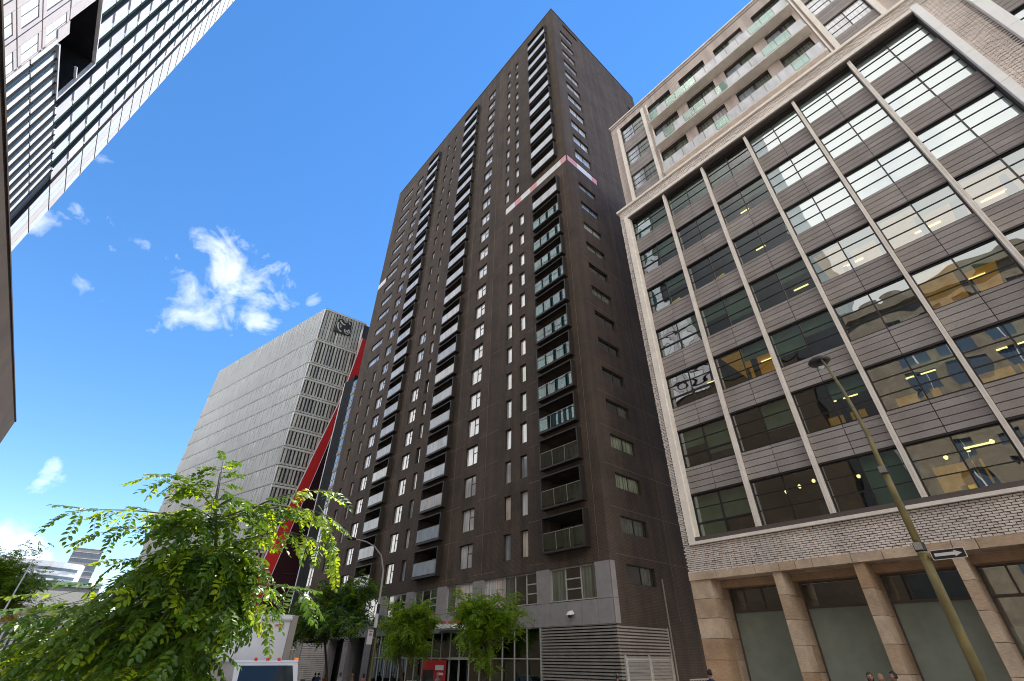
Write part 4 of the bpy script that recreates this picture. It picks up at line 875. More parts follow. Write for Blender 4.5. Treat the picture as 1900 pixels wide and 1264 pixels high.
# ------------------------------------------------------------------ far end of the street
t = thing('distant_tower', 'distant dark blue office tower with pale floor bands beyond the trees, far left', 'tower', loc=(5.6, 400, gz(160))); fx = part_of(t)
mb = MB(); mb.box(-1.6, 12.4, 400, 430, -5, 54, 'tower_far'); fx(mb.build('wall', t))
for i in range(15):
    z = 53 - i * 3.4; mb = MB(); mb.box(-1.7, 12.5, 399.6, 400, z - .9, z, 'slate_glass' if i % 2 else 'spandrel_pale'); mb.box(-1.7, 12.5, 399.7, 400, z - 1.3, z - .95, 'clad_pale'); fx(mb.build('floor_band', t))
t = thing('mansard_building', 'old building with a steep grey slate roof edged in pale green copper, far left', 'building', loc=(0, 150, gz(150))); fx = part_of(t)
mb = MB(); mb.box(-9, 8, 150, 175, -6, 8.2, 'beige_stone'); fx(mb.build('wall', t))
mb = MB(); mb.hexa([(-9.2, 149.8, 8.2), (8.2, 149.8, 8.2), (8.2, 175, 8.2), (-9.2, 175, 8.2), (-8.2, 152.0, 12.6), (7.2, 152.0, 12.6), (7.2, 173, 12.6), (-8.2, 173, 12.6)], 'roof_slate'); r_ = fx(mb.build('roof', t))
mb = MB(); mb.box(-8.4, 7.4, 151.6, 152.3, 12.6, 13.6, 'copper_green'); mb.build('roof_ridge', r_).matrix_parent_inverse = Matrix.Identity(4)
for i in range(6):
    mb = MB(); mb.box(-8 + i * 2.7, -6.6 + i * 2.7, 149.9, 150, 2.5, 6.2, 'slate_glass'); fx(mb.build('window', t))
t = thing('white_building', 'white rounded building with dark window strips behind the left tree', 'building', loc=(-12, 210, gz(150))); fx = part_of(t)
mb = MB(); prev = None; n = 14; ring = []
for i in range(n + 1):
    a = math.pi * i / n; ring.append((-10 - 14 * math.cos(a), 216 - 6 * math.sin(a)))
for (a, b) in zip(ring[:-1], ring[1:]): mb.face([(*a, -6), (*b, -6), (*b, 24), (*a, 24)], 'paint_white')
mb.face([(x, y, 24) for x, y in ring], 'paint_white'); fx(mb.build('wall', t))
for j in range(3):
    mb = MB()
    for (a, b) in zip(ring[2:-3], ring[3:-2]): mb.face([(a[0], a[1] - .15, 17.2 + j * 2.2), (b[0], b[1] - .15, 17.2 + j * 2.2), (b[0], b[1] - .15, 18 + j * 2.2), (a[0], a[1] - .15, 18 + j * 2.2)], 'slate_glass')
    fx(mb.build('window_strip', t))
t = thing('striped_storefront', 'low storefront with upright white fins over black, behind the foreground tree', 'storefront', loc=(-1, 92, gz(92))); fx = part_of(t)
mb = MB(); mb.box(-6, 6.5, 92, 100, -5, 3.6, 'clad_dark'); fx(mb.build('wall', t)); mb = MB(); mb.box(-6.2, 6.7, 91.2, 92, 3.3, 4.1, 'paint_white'); fx(mb.build('fascia', t))
for i in range(22): mb = MB(); mb.box(-5.9 + i * .56, -5.6 + i * .56, 91.4, 91.9, -3, 3.3, 'paint_white'); fx(mb.build('fin', t))
t = thing('orange_awning', 'orange fabric awning low at the far left edge', 'awning', loc=(-2.8, 62, 2)); fx = part_of(t)
mb = MB(); mb.hexa([(-5.5, 61.0, 2.3), (-1.6, 61.0, 2.3), (-1.6, 63, 2.3), (-5.5, 63, 2.3), (-5.5, 62.6, 3.7), (-1.9, 62.6, 3.7), (-1.9, 63, 3.7), (-5.5, 63, 3.7)], 'orange_awning'); fx(mb.build('canvas', t))
for x in (-5.3, -1.9): mb = MB(); mb.tube([(x, 61.3, gz(61)), (x, 61.3, 2.4)], .05, 'pole_grey', 8); fx(mb.build('post', t))

# ------------------------------------------------------------------ street furniture
t = thing('street_lamp', 'ochre street lamp pole with curved arm and dark head before the office bays', 'street lamp', loc=(6.5, 1.045, gz(1))); fx = part_of(t)
PX, PY = 6.5, 1.045
arm = [(6.5, PY, 1.85), (6.56, 1.05, 2.25), (6.75, 1.10, 2.62), (7.05, 1.17, 3.02), (7.4, 1.28, 3.58), (7.62, 1.36, 3.88)]
mb = MB(); mb.tube([(PX, PY, gz(1)), (PX, PY, .5), (PX, PY, .95)], [.048, .044, .041], 'lamp_pole_old', 16); mb.tube([(PX, PY, .93), (PX, PY, 1.45), (PX, PY, 1.80)], [.036, .034, .032], 'lamp_pole_old', 16); fx(mb.build('pole', t, True))
mb = MB(); mb.tube([(PX, PY, 1.74)] + arm, [.027, .026, .024, .022, .020, .018, .016], 'lamp_pole_old', 12); fx(mb.build('arm', t, True))
for z, r_ in ((.97, .050), (1.77, .040)):
    mb = MB(); mb.tube([(PX, PY, z - .05), (PX, PY, z - .04), (PX, PY, z + .03), (PX, PY, z + .04)], [r_ * .85, r_, r_, r_ * .8], 'pole_black', 14); mb.box(PX - r_ - .04, PX - r_ * .5, PY - .03, PY + .03, z - .04, z + .03, 'galvanised'); fx(mb.build('clamp', t))
hx = Vector(arm[-1]); d = Vector((.80, .28, .30)).normalized(); mb = MB()
mb.tube([hx - d * .05, hx + d * .02, hx + d * .14, hx + d * .32, hx + d * .48, hx + d * .56], [.03, .08, .145, .155, .10, .02], 'lamp_head', 16); 
for i_, v_ in enumerate(mb.v):
    v_ = Vector(v_); k_ = (v_ - hx).dot(d); c0_ = hx + d * k_; r_v = v_ - c0_; mb.v[i_] = tuple(c0_ + Vector((r_v.x, r_v.y, r_v.z * .5)))
h_ = fx(mb.build('lamp_head', t, True))
mb = MB(); c_ = hx + d * .26 + Vector((0, 0, -.07)); mb.tube([c_ + Vector((0, 0, .03)), c_ + Vector((0, 0, -.03)), c_ + Vector((0, 0, -.07))], [.05, .045, .02], 'lamp_glass', 12); g_ = mb.build('lamp_glass', h_, True)
t = thing('one_way_sign', 'small black sign with a white right-pointing arrow on the ochre pole', 'street sign', loc=(6.5, .9, .9)); fx = part_of(t)
SX = 6.5; ax = Vector((-.0, -1, 0)); Pn = Plane('-X', SX - .06)
def rrect(u0, u1, v0, v1, r, n=5):
    out = []
    for (cx_, cy_, a0) in ((u1 - r, v1 - r, 0), (u0 + r, v1 - r, 90), (u0 + r, v0 + r, 180), (u1 - r, v0 + r, 270)):
        for i in range(n + 1): a = R(a0 + 90 * i / n); out.append((cx_ + r * math.cos(a), cy_ + r * math.sin(a)))
    return out
mb = MB(); mb.prism(Pn, rrect(.705, .975, .822, .914, .012), -.006, 0, 'sign_white'); fx(mb.build('plate', t))
mb = MB(); mb.prism(Pn, rrect(.7115, .9685, .8285, .9075, .009), -.0085, -.0065, 'sign_black'); fx(mb.build('black_field', t))
mb = MB(); mb.prism(Pn, [(.948, .882), (.79, .882), (.79, .896), (.732, .868), (.79, .840), (.79, .854), (.948, .854)], -.0110, -.009, 'sign_white'); fx(mb.build('arrow', t))
mb = MB(); mb.box(SX - .055, SX, .97, 1.0, .85, .89, 'lamp_pole_old'); mb.tube([(PX, PY, .84), (PX, PY, .86)], .043, 'lamp_pole_old', 14); mb.tube([(PX, PY, .90), (PX, PY, .92)], .043, 'lamp_pole_old', 14); fx(mb.build('bracket', t))
t = thing('street_lamp', 'slender grey street lamp with a bracket arm among the pavement trees', 'street lamp', loc=(18, 35.2, gz(35))); fx = part_of(t)
mb = MB(); mb.tube([(18, 35.2, gz(35) - .1), (18, 35.2, 3.2)], [.13, .10], 'pole_black', 12); mb.tube([(18.11, 35.1, gz(35) - .1), (18.11, 35.1, 1.2)], [.11, .09], 'pole_olive', 10)
mb.tube([(18, 35.2, 3.2), (18, 35.2, 4.6), (17.97, 35.2, 5.37), (17.6, 35.2, 6.4), (16.9, 35.2, 6.98), (16.2, 35.2, 7.2), (15.3, 35.2, 7.27)], [.085, .075, .07, .065, .055, .05, .045], 'pole_grey', 12); fx(mb.build('pole', t))
mb = MB(); mb.tube([(15.35, 35.2, 7.27), (15.2, 35.2, 7.27), (14.8, 35.2, 7.27), (14.6, 35.2, 7.25)], [.05, .12, .13, .03], 'lamp_head', 10); fx(mb.build('lamp_head', t))
mb = MB(); mb.tube([(18, 35.2, 1.75), (18, 35.2, 2.6)], .125, 'sign_white', 12); fx(mb.build('pale_wrap', t))
t = thing('parking_sign', 'white parking sign with a small red ring on the slender lamp', 'street sign', loc=(17.8, 35.5, 1.2)); fx = part_of(t)
Py = Plane('-Y', 35.1)
mb = MB(); mb.prism(Py, rrect(17.45, 17.86, .75, 1.62, .04), 0, .02, 'sign_white'); fx(mb.build('plate', t))
mb = MB()
ringp = [(17.655 + .1 * math.cos(R(a)), 1.33 + .1 * math.sin(R(a))) for a in range(0, 360, 30)]; ringi = [(17.655 + .065 * math.cos(R(a)), 1.33 + .065 * math.sin(R(a))) for a in range(0, 360, 30)]
for i in range(12): j = (i + 1) % 12; mb.prism(Py, [ringp[i], ringp[j], ringi[j], ringi[i]], -.008, -.001, 'sign_red')
mb.prism(Py, [(17.58, 1.39), (17.60, 1.41), (17.73, 1.27), (17.71, 1.25)], -.012, -.009, 'sign_red'); mb.prism(Py, [(17.52, 1.5), (17.8, 1.5), (17.8, 1.55), (17.52, 1.55)], -.006, -.001, 'sign_black'); fx(mb.build('symbol', t))
mb = MB(); mb.box(17.84, 18.0, 35.11, 35.14, 1.1, 1.2, 'galvanised'); fx(mb.build('bracket', t))
t = thing('flag_pole', 'thin pale leaning pole in front of the far left tree', 'pole', loc=(-1.35, 30, gz(30))); fx = part_of(t)
mb = MB(); mb.tube([(-1.35, 30, gz(30)), (-1.33, 30, .5), (-1.27, 30, 3.45)], [.05, .04, .02], 'white_trim', 8); fx(mb.build('mast', t))
t = thing('security_camera', 'small white dome camera on the concrete band above the corner louvre', 'camera', loc=(23.9, 21.75, 2.2)); fx = part_of(t)
mb = MB(); mb.box(23.80, 23.95, 21.64, 21.86, 2.18, 2.32, 'paint_white'); mb.hexa([(23.58, 21.58, 2.16), (23.95, 21.58, 2.24), (23.95, 21.92, 2.24), (23.58, 21.92, 2.16), (23.62, 21.7, 2.34), (23.95, 21.7, 2.42), (23.95, 21.8, 2.42), (23.62, 21.8, 2.34)], 'paint_white'); fx(mb.build('housing', t))
mb = MB(); mb.tube([(23.74, 21.75, 2.2), (23.74, 21.75, 2.08), (23.74, 21.75, 2.0)], [.12, .12, .05], 'car_glass', 12); fx(mb.build('dome', t, True))
t = thing('mesh_gate', 'pale galvanised mesh gate of two leaves before the louvred corner', 'gate', loc=(25, 17.6, gz(17))); fx = part_of(t)
for x0, x1 in ((23.3, 25.3), (25.4, 27.35)):
    mb = MB(); y = 17.6; zt, zb_ = .05, gz(17) + .1
    for a, b in ((x0, x0 + .07), (x1 - .07, x1)): mb.box(a, b, y - .03, y + .03, zb_, zt, 'alu_frame')
    for c in (zb_, zt - .07, (zb_ + zt) / 2): mb.box(x0 + .07, x1 - .07, y - .028, y + .028, c, c + .06, 'alu_frame')
    l_ = fx(mb.build('leaf_frame', t))
    mb = MB(); q = x0 + .14
    while q < x1 - .08: mb.box(q, q + .014, y - .008, y + .008, zb_, zt, 'alu_frame'); q += .085
    q = zb_ + .12
    while q < zt: mb.box(x0 + .07, x1 - .07, y - .012, y - .002, q, q + .012, 'alu_frame'); q += .16
    mb.build('mesh_wire', l_, kind='stuff')
for x in (23.25, 25.35, 27.4): mb = MB(); mb.box(x - .04, x + .04, 17.58, 17.68, gz(17), .18, 'alu_frame'); fx(mb.build('post', t))
t = thing('drain_pipe', 'thin grey pipe standing up the dark alley wall beside the tower', 'pipe', loc=(27.8, 17.6, gz(17))); fx = part_of(t)
mb = MB(); mb.tube([(27.6, 17.5, gz(17)), (27.6, 17.5, 4.05)], .045, 'galvanised', 8); fx(mb.build('pipe', t))
t = thing('low_railing', 'low pale metal railing in the alley between tower and stone pier', 'railing', loc=(26, 15.5, gz(15))); fx = part_of(t)
mb = MB(); mb.box(25.5, 30, 15.48, 15.52, -.85, -.80, 'alu_frame'); mb.box(25.5, 30, 15.48, 15.52, -1.6, -1.56, 'alu_frame')
for i in range(31): mb.box(25.5 + i * .15, 25.515 + i * .15, 15.49, 15.51, gz(15), -.8, 'alu_frame')
fx(mb.build('rail', t))

# ------------------------------------------------------------------ white box truck
t = thing('box_truck', 'white box truck with red roof markers seen from the front behind the leaves', 'truck', loc=(6.9, 24, gz(24) - .13)); fx = part_of(t)
g0 = gz(24) - .13
mb = MB(); mb.box(5.55, 8.22, 24.0, 30.5, g0 + 1.05, 1.42, 'truck_white'); fx(mb.build('cargo_box', t))
mb = MB(); mb.box(5.5, 8.3, 23.94, 24.02, 1.42, 1.52, 'truck_white'); mb.tube([(5.5, 23.92, 1.33), (8.2, 23.92, 1.37)], .08, 'truck_white', 10); mb.box(8.2, 8.46, 23.9, 30.5, g0 + 1.0, 1.5, 'truck_edge'); fx(mb.build('box_rim', t))
mb = MB(); mb.box(7.55, 7.98, 23.975, 23.995, 1.03, 1.18, 'paint_white'); 
for i in range(3): mb.box(7.58, 7.95, 23.965, 23.974, 1.05 + i * .045, 1.07 + i * .045, 'sign_red')
fx(mb.build('sticker', t))
mb = MB(); zr = -.15
prof = [(20.0, g0 + .45), (20.0, g0 + 1.15), (20.15, g0 + 1.25), (20.75, zr - .04), (20.95, zr), (23.5, zr), (23.5, g0 + .45)]
sec = []
for y, z in prof: sec.append([(5.55, y, z), (7.72, y, z)])
for i in range(len(prof)): j = (i + 1) % len(prof); mb.face([sec[i][0], sec[i][1], sec[j][1], sec[j][0]], 'truck_white')
mb.face([s_[0] for s_ in sec], 'truck_white'); mb.face([s_[1] for s_ in sec][::-1], 'truck_white'); mb.box(5.5, 7.78, 20.85, 23.5, zr - .02, zr + .05, 'paint_white'); cab = fx(mb.build('cab', t)); bv_ = cab.modifiers.new('bevel', 'BEVEL'); bv_.width = .06; bv_.segments = 3
mb = MB(); a, b = Vector((0, 20.17, g0 + 1.30)), Vector((0, 20.73, zr - .1)); nrm = Vector((0, -.05, .02))
mb.hexa([(5.65, a.y - .03, a.z), (7.62, a.y - .03, a.z), (7.62, a.y + .02, a.z), (5.65, a.y + .02, a.z), (5.75, b.y - .03, b.z), (7.52, b.y - .03, b.z), (7.52, b.y + .02, b.z), (5.75, b.y + .02, b.z)], 'car_glass'); mb.build('windscreen', cab)
mb = MB(); mb.box(7.715, 7.73, 20.9, 22.2, g0 + 1.35, zr - .15, 'car_glass'); mb.build('side_window', cab)
mb = MB(); mb.box(5.8, 7.5, 19.9, 20.0, g0 + .5, g0 + .95, 'black_plastic'); mb.build('grille', cab)
for x in (5.85, 7.42): mb = MB(); mb.tube([(x, 19.97, g0 + .85), (x, 19.9, g0 + .85)], .13, 'lamp_glass', 14); fx(mb.build('headlight', t))
for x in (6.25, 6.65, 7.05): mb = MB(); mb.tube([(x, 20.9, zr + .04), (x, 20.9, zr + .13)], [.07, .04], 'red_lens', 8); fx(mb.build('marker_light', t))
mb = MB(); mb.box(7.64, 7.76, 20.9, 21.0, zr + .05, zr + .13, 'amber_lens'); fx(mb.build('amber_light', t))
for x in (5.35, 7.95): mb = MB(); mb.box(x - .08, x + .08, 20.5, 20.56, g0 + 1.3, g0 + 1.85, 'black_plastic'); fx(mb.build('mirror', t))
for x in (5.6, 7.75):
    for y in (21.2, 28.5):
        mb = MB(); mb.tube([(x - .02, y, g0 + .48), (x + .26, y, g0 + .48)], .48, 'tyre', 22); w_ = fx(mb.build('wheel', t)); mb = MB(); mb.tube([(x - .035, y, g0 + .48), (x + .275, y, g0 + .48)], .26, 'galvanised', 16); mb.build('rim', w_)

# a parked car glimpsed low behind the leaves
def car(label, cx0, cy0, paint):
    t = thing('parked_car', label, 'car', loc=(cx0, cy0, gz(cy0) - .13)); f_ = part_of(t); g = gz(cy0) - .13
    prof = [(-2.2, .35), (-2.25, .75), (-1.5, .92), (-.75, 1.42), (.75, 1.46), (1.5, 1.02), (2.15, .95), (2.25, .4)]
    mb = MB(); ws = [.80, .86, .88, .68, .68, .88, .86, .8]
    L_ = [(cx0 - w_, cy0 + y, g + z) for (y, z), w_ in zip(prof, ws)]; R_ = [(cx0 + w_, cy0 + y, g + z) for (y, z), w_ in zip(prof, ws)]
    for i in range(len(prof)): j = (i + 1) % len(prof); mb.face([L_[i], R_[i], R_[j], L_[j]], paint)
    mb.face(L_, paint); mb.face(R_[::-1], paint); o = f_(mb.build('body', t))
    mb = MB()
    for i, j in ((2, 3), (4, 5)):
        e = .05; A, B_, C_, D = Vector(L_[i]), Vector(R_[i]), Vector(R_[j]), Vector(L_[j]); nn = (B_ - A).cross(D - A).normalized() * (.015 if i == 2 else .015)
        c_ = (A + B_ + C_ + D) / 4; mb.face([p + (c_ - p) * .1 + Vector((0, 0, .02)) for p in (A, B_, C_, D)], 'car_glass')
    mb.build('window_glass', o)
    for x in (-.85, .85):
        for y in (-1.4, 1.35): mb = MB(); mb.tube([(cx0 + x - .1, cy0 + y, g + .33), (cx0 + x + .1, cy0 + y, g + .33)], .33, 'tyre', 20); w_ = f_(mb.build('wheel', t)); mb = MB(); mb.tube([(cx0 + x - .11, cy0 + y, g + .33), (cx0 + x + .11, cy0 + y, g + .33)], .19, 'galvanised', 12); mb.build('rim', w_)
    for x in (-.6, .6): mb = MB(); mb.box(cx0 + x - .15, cx0 + x + .15, cy0 - 2.27, cy0 - 2.2, g + .6, g + .75, 'lamp_glass'); f_(mb.build('headlight', t))
car('white parked car low at the kerb beyond the box truck', 7.0, 44, 'truck_white')

# ------------------------------------------------------------------ people on the pavements
def person(label, x, y, ang, cloth, legs, skin, hair, step=.18, hgt=1.74, bag=None, longhair=False):
    t = thing('person', label, 'person', 'people walking on the pavement', loc=(x, y, gz(y))); t.rotation_euler = (0, 0, R(ang)); s = hgt / 1.74
    bmx = bmesh.new(); V = {}; sk = bmx.verts.layers.skin.verify()
    def v(n, co, r): q = bmx.verts.new([c * s for c in co]); V[n] = q; q[sk].radius = (r[0] * s, r[1] * s) if isinstance(r, tuple) else (r * s, r * s)
    v('pel', (0, 0, .96), (.135, .11)); v('wai', (0, -.005, 1.1), (.12, .09)); v('che', (0, .0, 1.30), (.15, .105)); v('nec0', (0, .0, 1.45), (.075, .07)); v('nec', (0, -.015, 1.53), .05)
    for sx, k in ((-1, 'l'), (1, 'r')):
        st = step * sx
        v('hip' + k, (.09 * sx, 0, .90), (.095, .1)); v('kne' + k, (.10 * sx, -st * .5 - .02, .49), .062); v('ank' + k, (.10 * sx, -st + (.06 if st < 0 else 0), .10), .042); v('toe' + k, (.11 * sx, -st - .17 + (.06 if st < 0 else 0), .035), (.038, .03))
        v('sho' + k, (.175 * sx, .0, 1.40), .062); v('elb' + k, (.235 * sx, st * .5 + .03, 1.12), .045); v('wri' + k, (.23 * sx, st * .9 - .10, .90), .03)
    for a, b in (('pel', 'wai'), ('wai', 'che'), ('che', 'nec0'), ('nec0', 'nec')) : bmx.edges.new((V[a], V[b]))
    for k in 'lr':
        for a, b in (('pel', 'hip' + k), ('hip' + k, 'kne' + k), ('kne' + k, 'ank' + k), ('ank' + k, 'toe' + k), ('che', 'sho' + k), ('sho' + k, 'elb' + k), ('elb' + k, 'wri' + k)): bmx.edges.new((V[a], V[b]))
    # palm and five fingers on each hand
    for sx, k in ((-1, 'l'), (1, 'r')):
        w_ = V['wri' + k].co / s; v('pal' + k, (w_.x, w_.y - .02, w_.z - .07), (.022, .034)); bmx.edges.new((V['wri' + k], V['pal' + k]))
        for i, (o_, l_) in enumerate(((-.03, .06), (-.012, .075), (.008, .07), (.026, .055))):
            v('f%d%s' % (i, k), (w_.x - .005 * sx, w_.y - .02 + o_, w_.z - .11), .009); v('g%d%s' % (i, k), (w_.x - .02 * sx, w_.y - .025 + o_, w_.z - .11 - l_), .007)
            bmx.edges.new((V['pal' + k], V['f%d%s' % (i, k)])); bmx.edges.new((V['f%d%s' % (i, k)], V['g%d%s' % (i, k)]))
        v('t' + k, (w_.x - .01 * sx, w_.y - .06, w_.z - .08), .009); bmx.edges.new((V['pal' + k], V['t' + k]))
    for q in V.values(): q[sk].use_root = False
    V['pel'][sk].use_root = True
    me = bpy.data.meshes.new('skeleton'); bmx.to_mesh(me); bmx.free(); o = obj('body', me)
    sm = o.modifiers.new('s', 'SKIN'); sm.use_smooth_shade = True; su_ = o.modifiers.new('d', 'SUBSURF'); su_.levels = su_.render_levels = 1
    dg = bpy.context.evaluated_depsgraph_get(); me2 = bpy.data.meshes.new_from_object(o.evaluated_get(dg)); bpy.data.objects.remove(o); me2.name = 'body'
    me2.materials.clear()
    for m_ in (skin, cloth, legs, 'tyre'): me2.materials.append(MATS[m_])
    for p in me2.polygons:
        c = p.center / s; hand = c.z < .93 and abs(c.x) > .195
        p.material_index = 3 if c.z < .09 else (0 if hand or c.z > 1.475 else (1 if c.z > .95 or abs(c.x) > .2 and c.z > .8 else 2)); p.use_smooth = True
    b = obj('body', me2, t)
    # head: skull, jaw, nose, ears in one surface
    bm_ = bmesh.new(); bmesh.ops.create_uvsphere(bm_, u_segments=20, v_segments=14, radius=1)
    for q in bm_.verts:
        c = q.co; z = c.z; w_ = .076 * (1 - .18 * max(0, -z) ** 1.3); d_ = .098
        y_ = c.y * d_ * (1 - .10 * max(0, -z)); 
        if c.y < -.75 and abs(c.x) < .22 and -.35 < z < .1: y_ -= .022 * (1 - abs(c.x) / .22)
        if abs(c.x) > .93 and -.25 < z < .2: c.x *= 1.14
        if c.y < -.6 and abs(abs(c.x) - .4) < .2 and .02 < z < .25: y_ += .010
        q.co = Vector((c.x * w_, y_, z * .118)) * s + Vector((0, -.02, 1.635)) * s
    mh = bpy.data.meshes.new('head'); bm_.to_mesh(mh); bm_.free(); mh.materials.append(MATS[skin]); 
    for p in mh.polygons: p.use_smooth = True
    h_ = obj('head', mh, t)
    mb = MB()
    for sx in (-1, 1): mb.box((sx * .03 - .012) * s, (sx * .03 + .012) * s, -.118 * s, -.105 * s, 1.648 * s, 1.658 * s, 'hair_dark')
    mb.box(-.022 * s, .022 * s, -.119 * s, -.1 * s, 1.575 * s, 1.583 * s, 'cloth_rust'); mb.build('face', h_)
    bm_ = bmesh.new(); bmesh.ops.create_uvsphere(bm_, u_segments=18, v_segments=12, radius=1)
    kill = [q for q in bm_.verts if q.co.y < -.35 and q.co.z < .45 or (q.co.z < (-.55 if not longhair else -2))]
    bmesh.ops.delete(bm_, geom=kill, context='VERTS')
    for q in bm_.verts:
        c = q.co; k = 1 + .04 * math.sin(c.x * 17 + c.z * 9); z = c.z * .128
        if longhair and c.z < 0: z = c.z * .26
        q.co = Vector((c.x * .086 * k, c.y * .108 * k - .012, z + 1.645)) * s
    mh = bpy.data.meshes.new('hair'); bm_.to_mesh(mh); bm_.free(); mh.materials.append(MATS[hair])
    for p in mh.polygons: p.use_smooth = True
    obj('hair', mh, t)
    if bag: mb = MB(); mb.box(-.13 * s, .13 * s, .1 * s, .24 * s, 1.02 * s, 1.42 * s, bag); mb.build('backpack', t)
person('man with short dark hair in navy jacket walking past the corner stone pier', 20.5, 11.55, 75, 'cloth_navy', 'cloth_grey', 'skin_a', 'hair_dark', hgt=1.80)
person('woman with long brown hair facing the street before the second glass bay', 20.6, 6.08, -60, 'cloth_rust', 'cloth_black', 'skin_a', 'hair_brown', hgt=1.70, longhair=True)
person('second woman with blond hair just beside the brown haired woman', 20.7, 5.80, -110, 'cloth_pink', 'cloth_navy', 'skin_a', 'hair_blond', hgt=1.66, longhair=True)
person('dark haired man walking in front of the stone pier right of the two women', 20.5, 5.38, -150, 'cloth_black', 'cloth_grey', 'skin_a', 'hair_dark', hgt=1.72)
person('dark haired person passing the mesh gate at the louvred corner', 20.5, 16.1, 160, 'cloth_black', 'cloth_black', 'skin_a', 'hair_dark', hgt=1.66)
person('man in blue jacket beside the roller shutter at the far left of the podium', 20.4, 49.3, 170, 'cloth_blue', 'cloth_navy', 'skin_a', 'hair_dark')
person('person in black coat with backpack walking near the roller shutter', 20.8, 51.0, 180, 'cloth_black', 'cloth_black', 'skin_b', 'hair_dark', bag='cloth_black')
person('woman in rust coat walking by the first dark podium recess', 20.2, 47.3, 175, 'cloth_rust', 'cloth_black', 'skin_a', 'hair_brown', longhair=True, hgt=1.68)
person('person in white shirt with black hair before the podium pier', 20.3, 44.6, 5, 'cloth_white', 'cloth_khaki', 'skin_b', 'hair_dark')
person('blond person in khaki top reaching out near the second recess', 20.5, 42.8, 90, 'cloth_khaki', 'cloth_blue', 'skin_a', 'hair_blond', hgt=1.7)
person('woman in pink top walking next to the slender lamp', 20.3, 40.4, 175, 'cloth_pink', 'cloth_grey', 'skin_a', 'hair_brown', longhair=True, hgt=1.68)
person('person in grey top at the lobby glass under the middle street tree', 20.6, 30.7, 180, 'cloth_grey', 'cloth_black', 'skin_a', 'hair_blond', hgt=1.72)

# ------------------------------------------------------------------ foliage
def frond_geo(rnd, L=.30, n=15, lw=.026, ll=.055, droop=.5):
    """one compound leaf along +X, its leaflets in alternate pairs, hanging a little"""
    V, Fc = [], []; pts = []
    for i in range(6): t_ = i / 5; pts.append(Vector((L * t_, 0, -droop * L * t_ * t_ * .5)))
    r_ = .0016
    for p in pts: V += [p + Vector((0, -r_, 0)), p + Vector((0, r_, 0)), p + Vector((0, 0, r_ * 1.6))]
    for i in range(5):
        a = i * 3; Fc += [(a, a + 1, a + 4, a + 3), (a + 1, a + 2, a + 5, a + 4), (a + 2, a, a + 3, a + 5)]
    nst = len(Fc)
    for i in range(n):
        t_ = .22 + .78 * (i // 2 * 2 + (.6 if i % 2 else 0)) / (n - 1); t_ = min(t_, 1); b = Vector((L * t_, 0, -droop * L * t_ * t_ * .5)); side = 1 if i % 2 else -1
        if i == n - 1: ang = 0
        else: ang = side * (R(62) + rnd.uniform(-.25, .25))
        d = Vector((math.cos(ang), math.sin(ang), rnd.uniform(-.55, -.05))).normalized(); q = Vector((-d.y, d.x, rnd.uniform(-.35, .35))).normalized(); l_ = ll * rnd.uniform(.75, 1.15) * (1 - .25 * abs(t_ - .55)); w_ = lw * rnd.uniform(.85, 1.15)
        up = Vector((0, 0, .12 * w_)); b = b + d * .004
        base = len(V); V += [b, b + d * l_ * .35 + q * w_ * .5 + up, b + d * l_ * .72 + q * w_ * .42 + up - Vector((0, 0, l_ * .05)), b + d * l_ - Vector((0, 0, l_ * .12)), b + d * l_ * .72 - q * w_ * .42 + up - Vector((0, 0, l_ * .05)), b + d * l_ * .35 - q * w_ * .5 + up, b + d * l_ * .5 - Vector((0, 0, l_ * .03))]
        Fc += [(base, base + 1, base + 2, base + 6), (base + 6, base + 2, base + 3), (base, base + 6, base + 4, base + 5), (base + 6, base + 3, base + 4)]
    return V, Fc, nst
def orient(d, rnd, roll=.5):
    d = d.normalized(); z = Vector((rnd.uniform(-roll, roll), rnd.uniform(-roll, roll), 1)); y = z.cross(d).normalized(); z = d.cross(y); return Matrix(((d.x, y.x, z.x), (d.y, y.y, z.y), (d.z, y.z, z.z)))
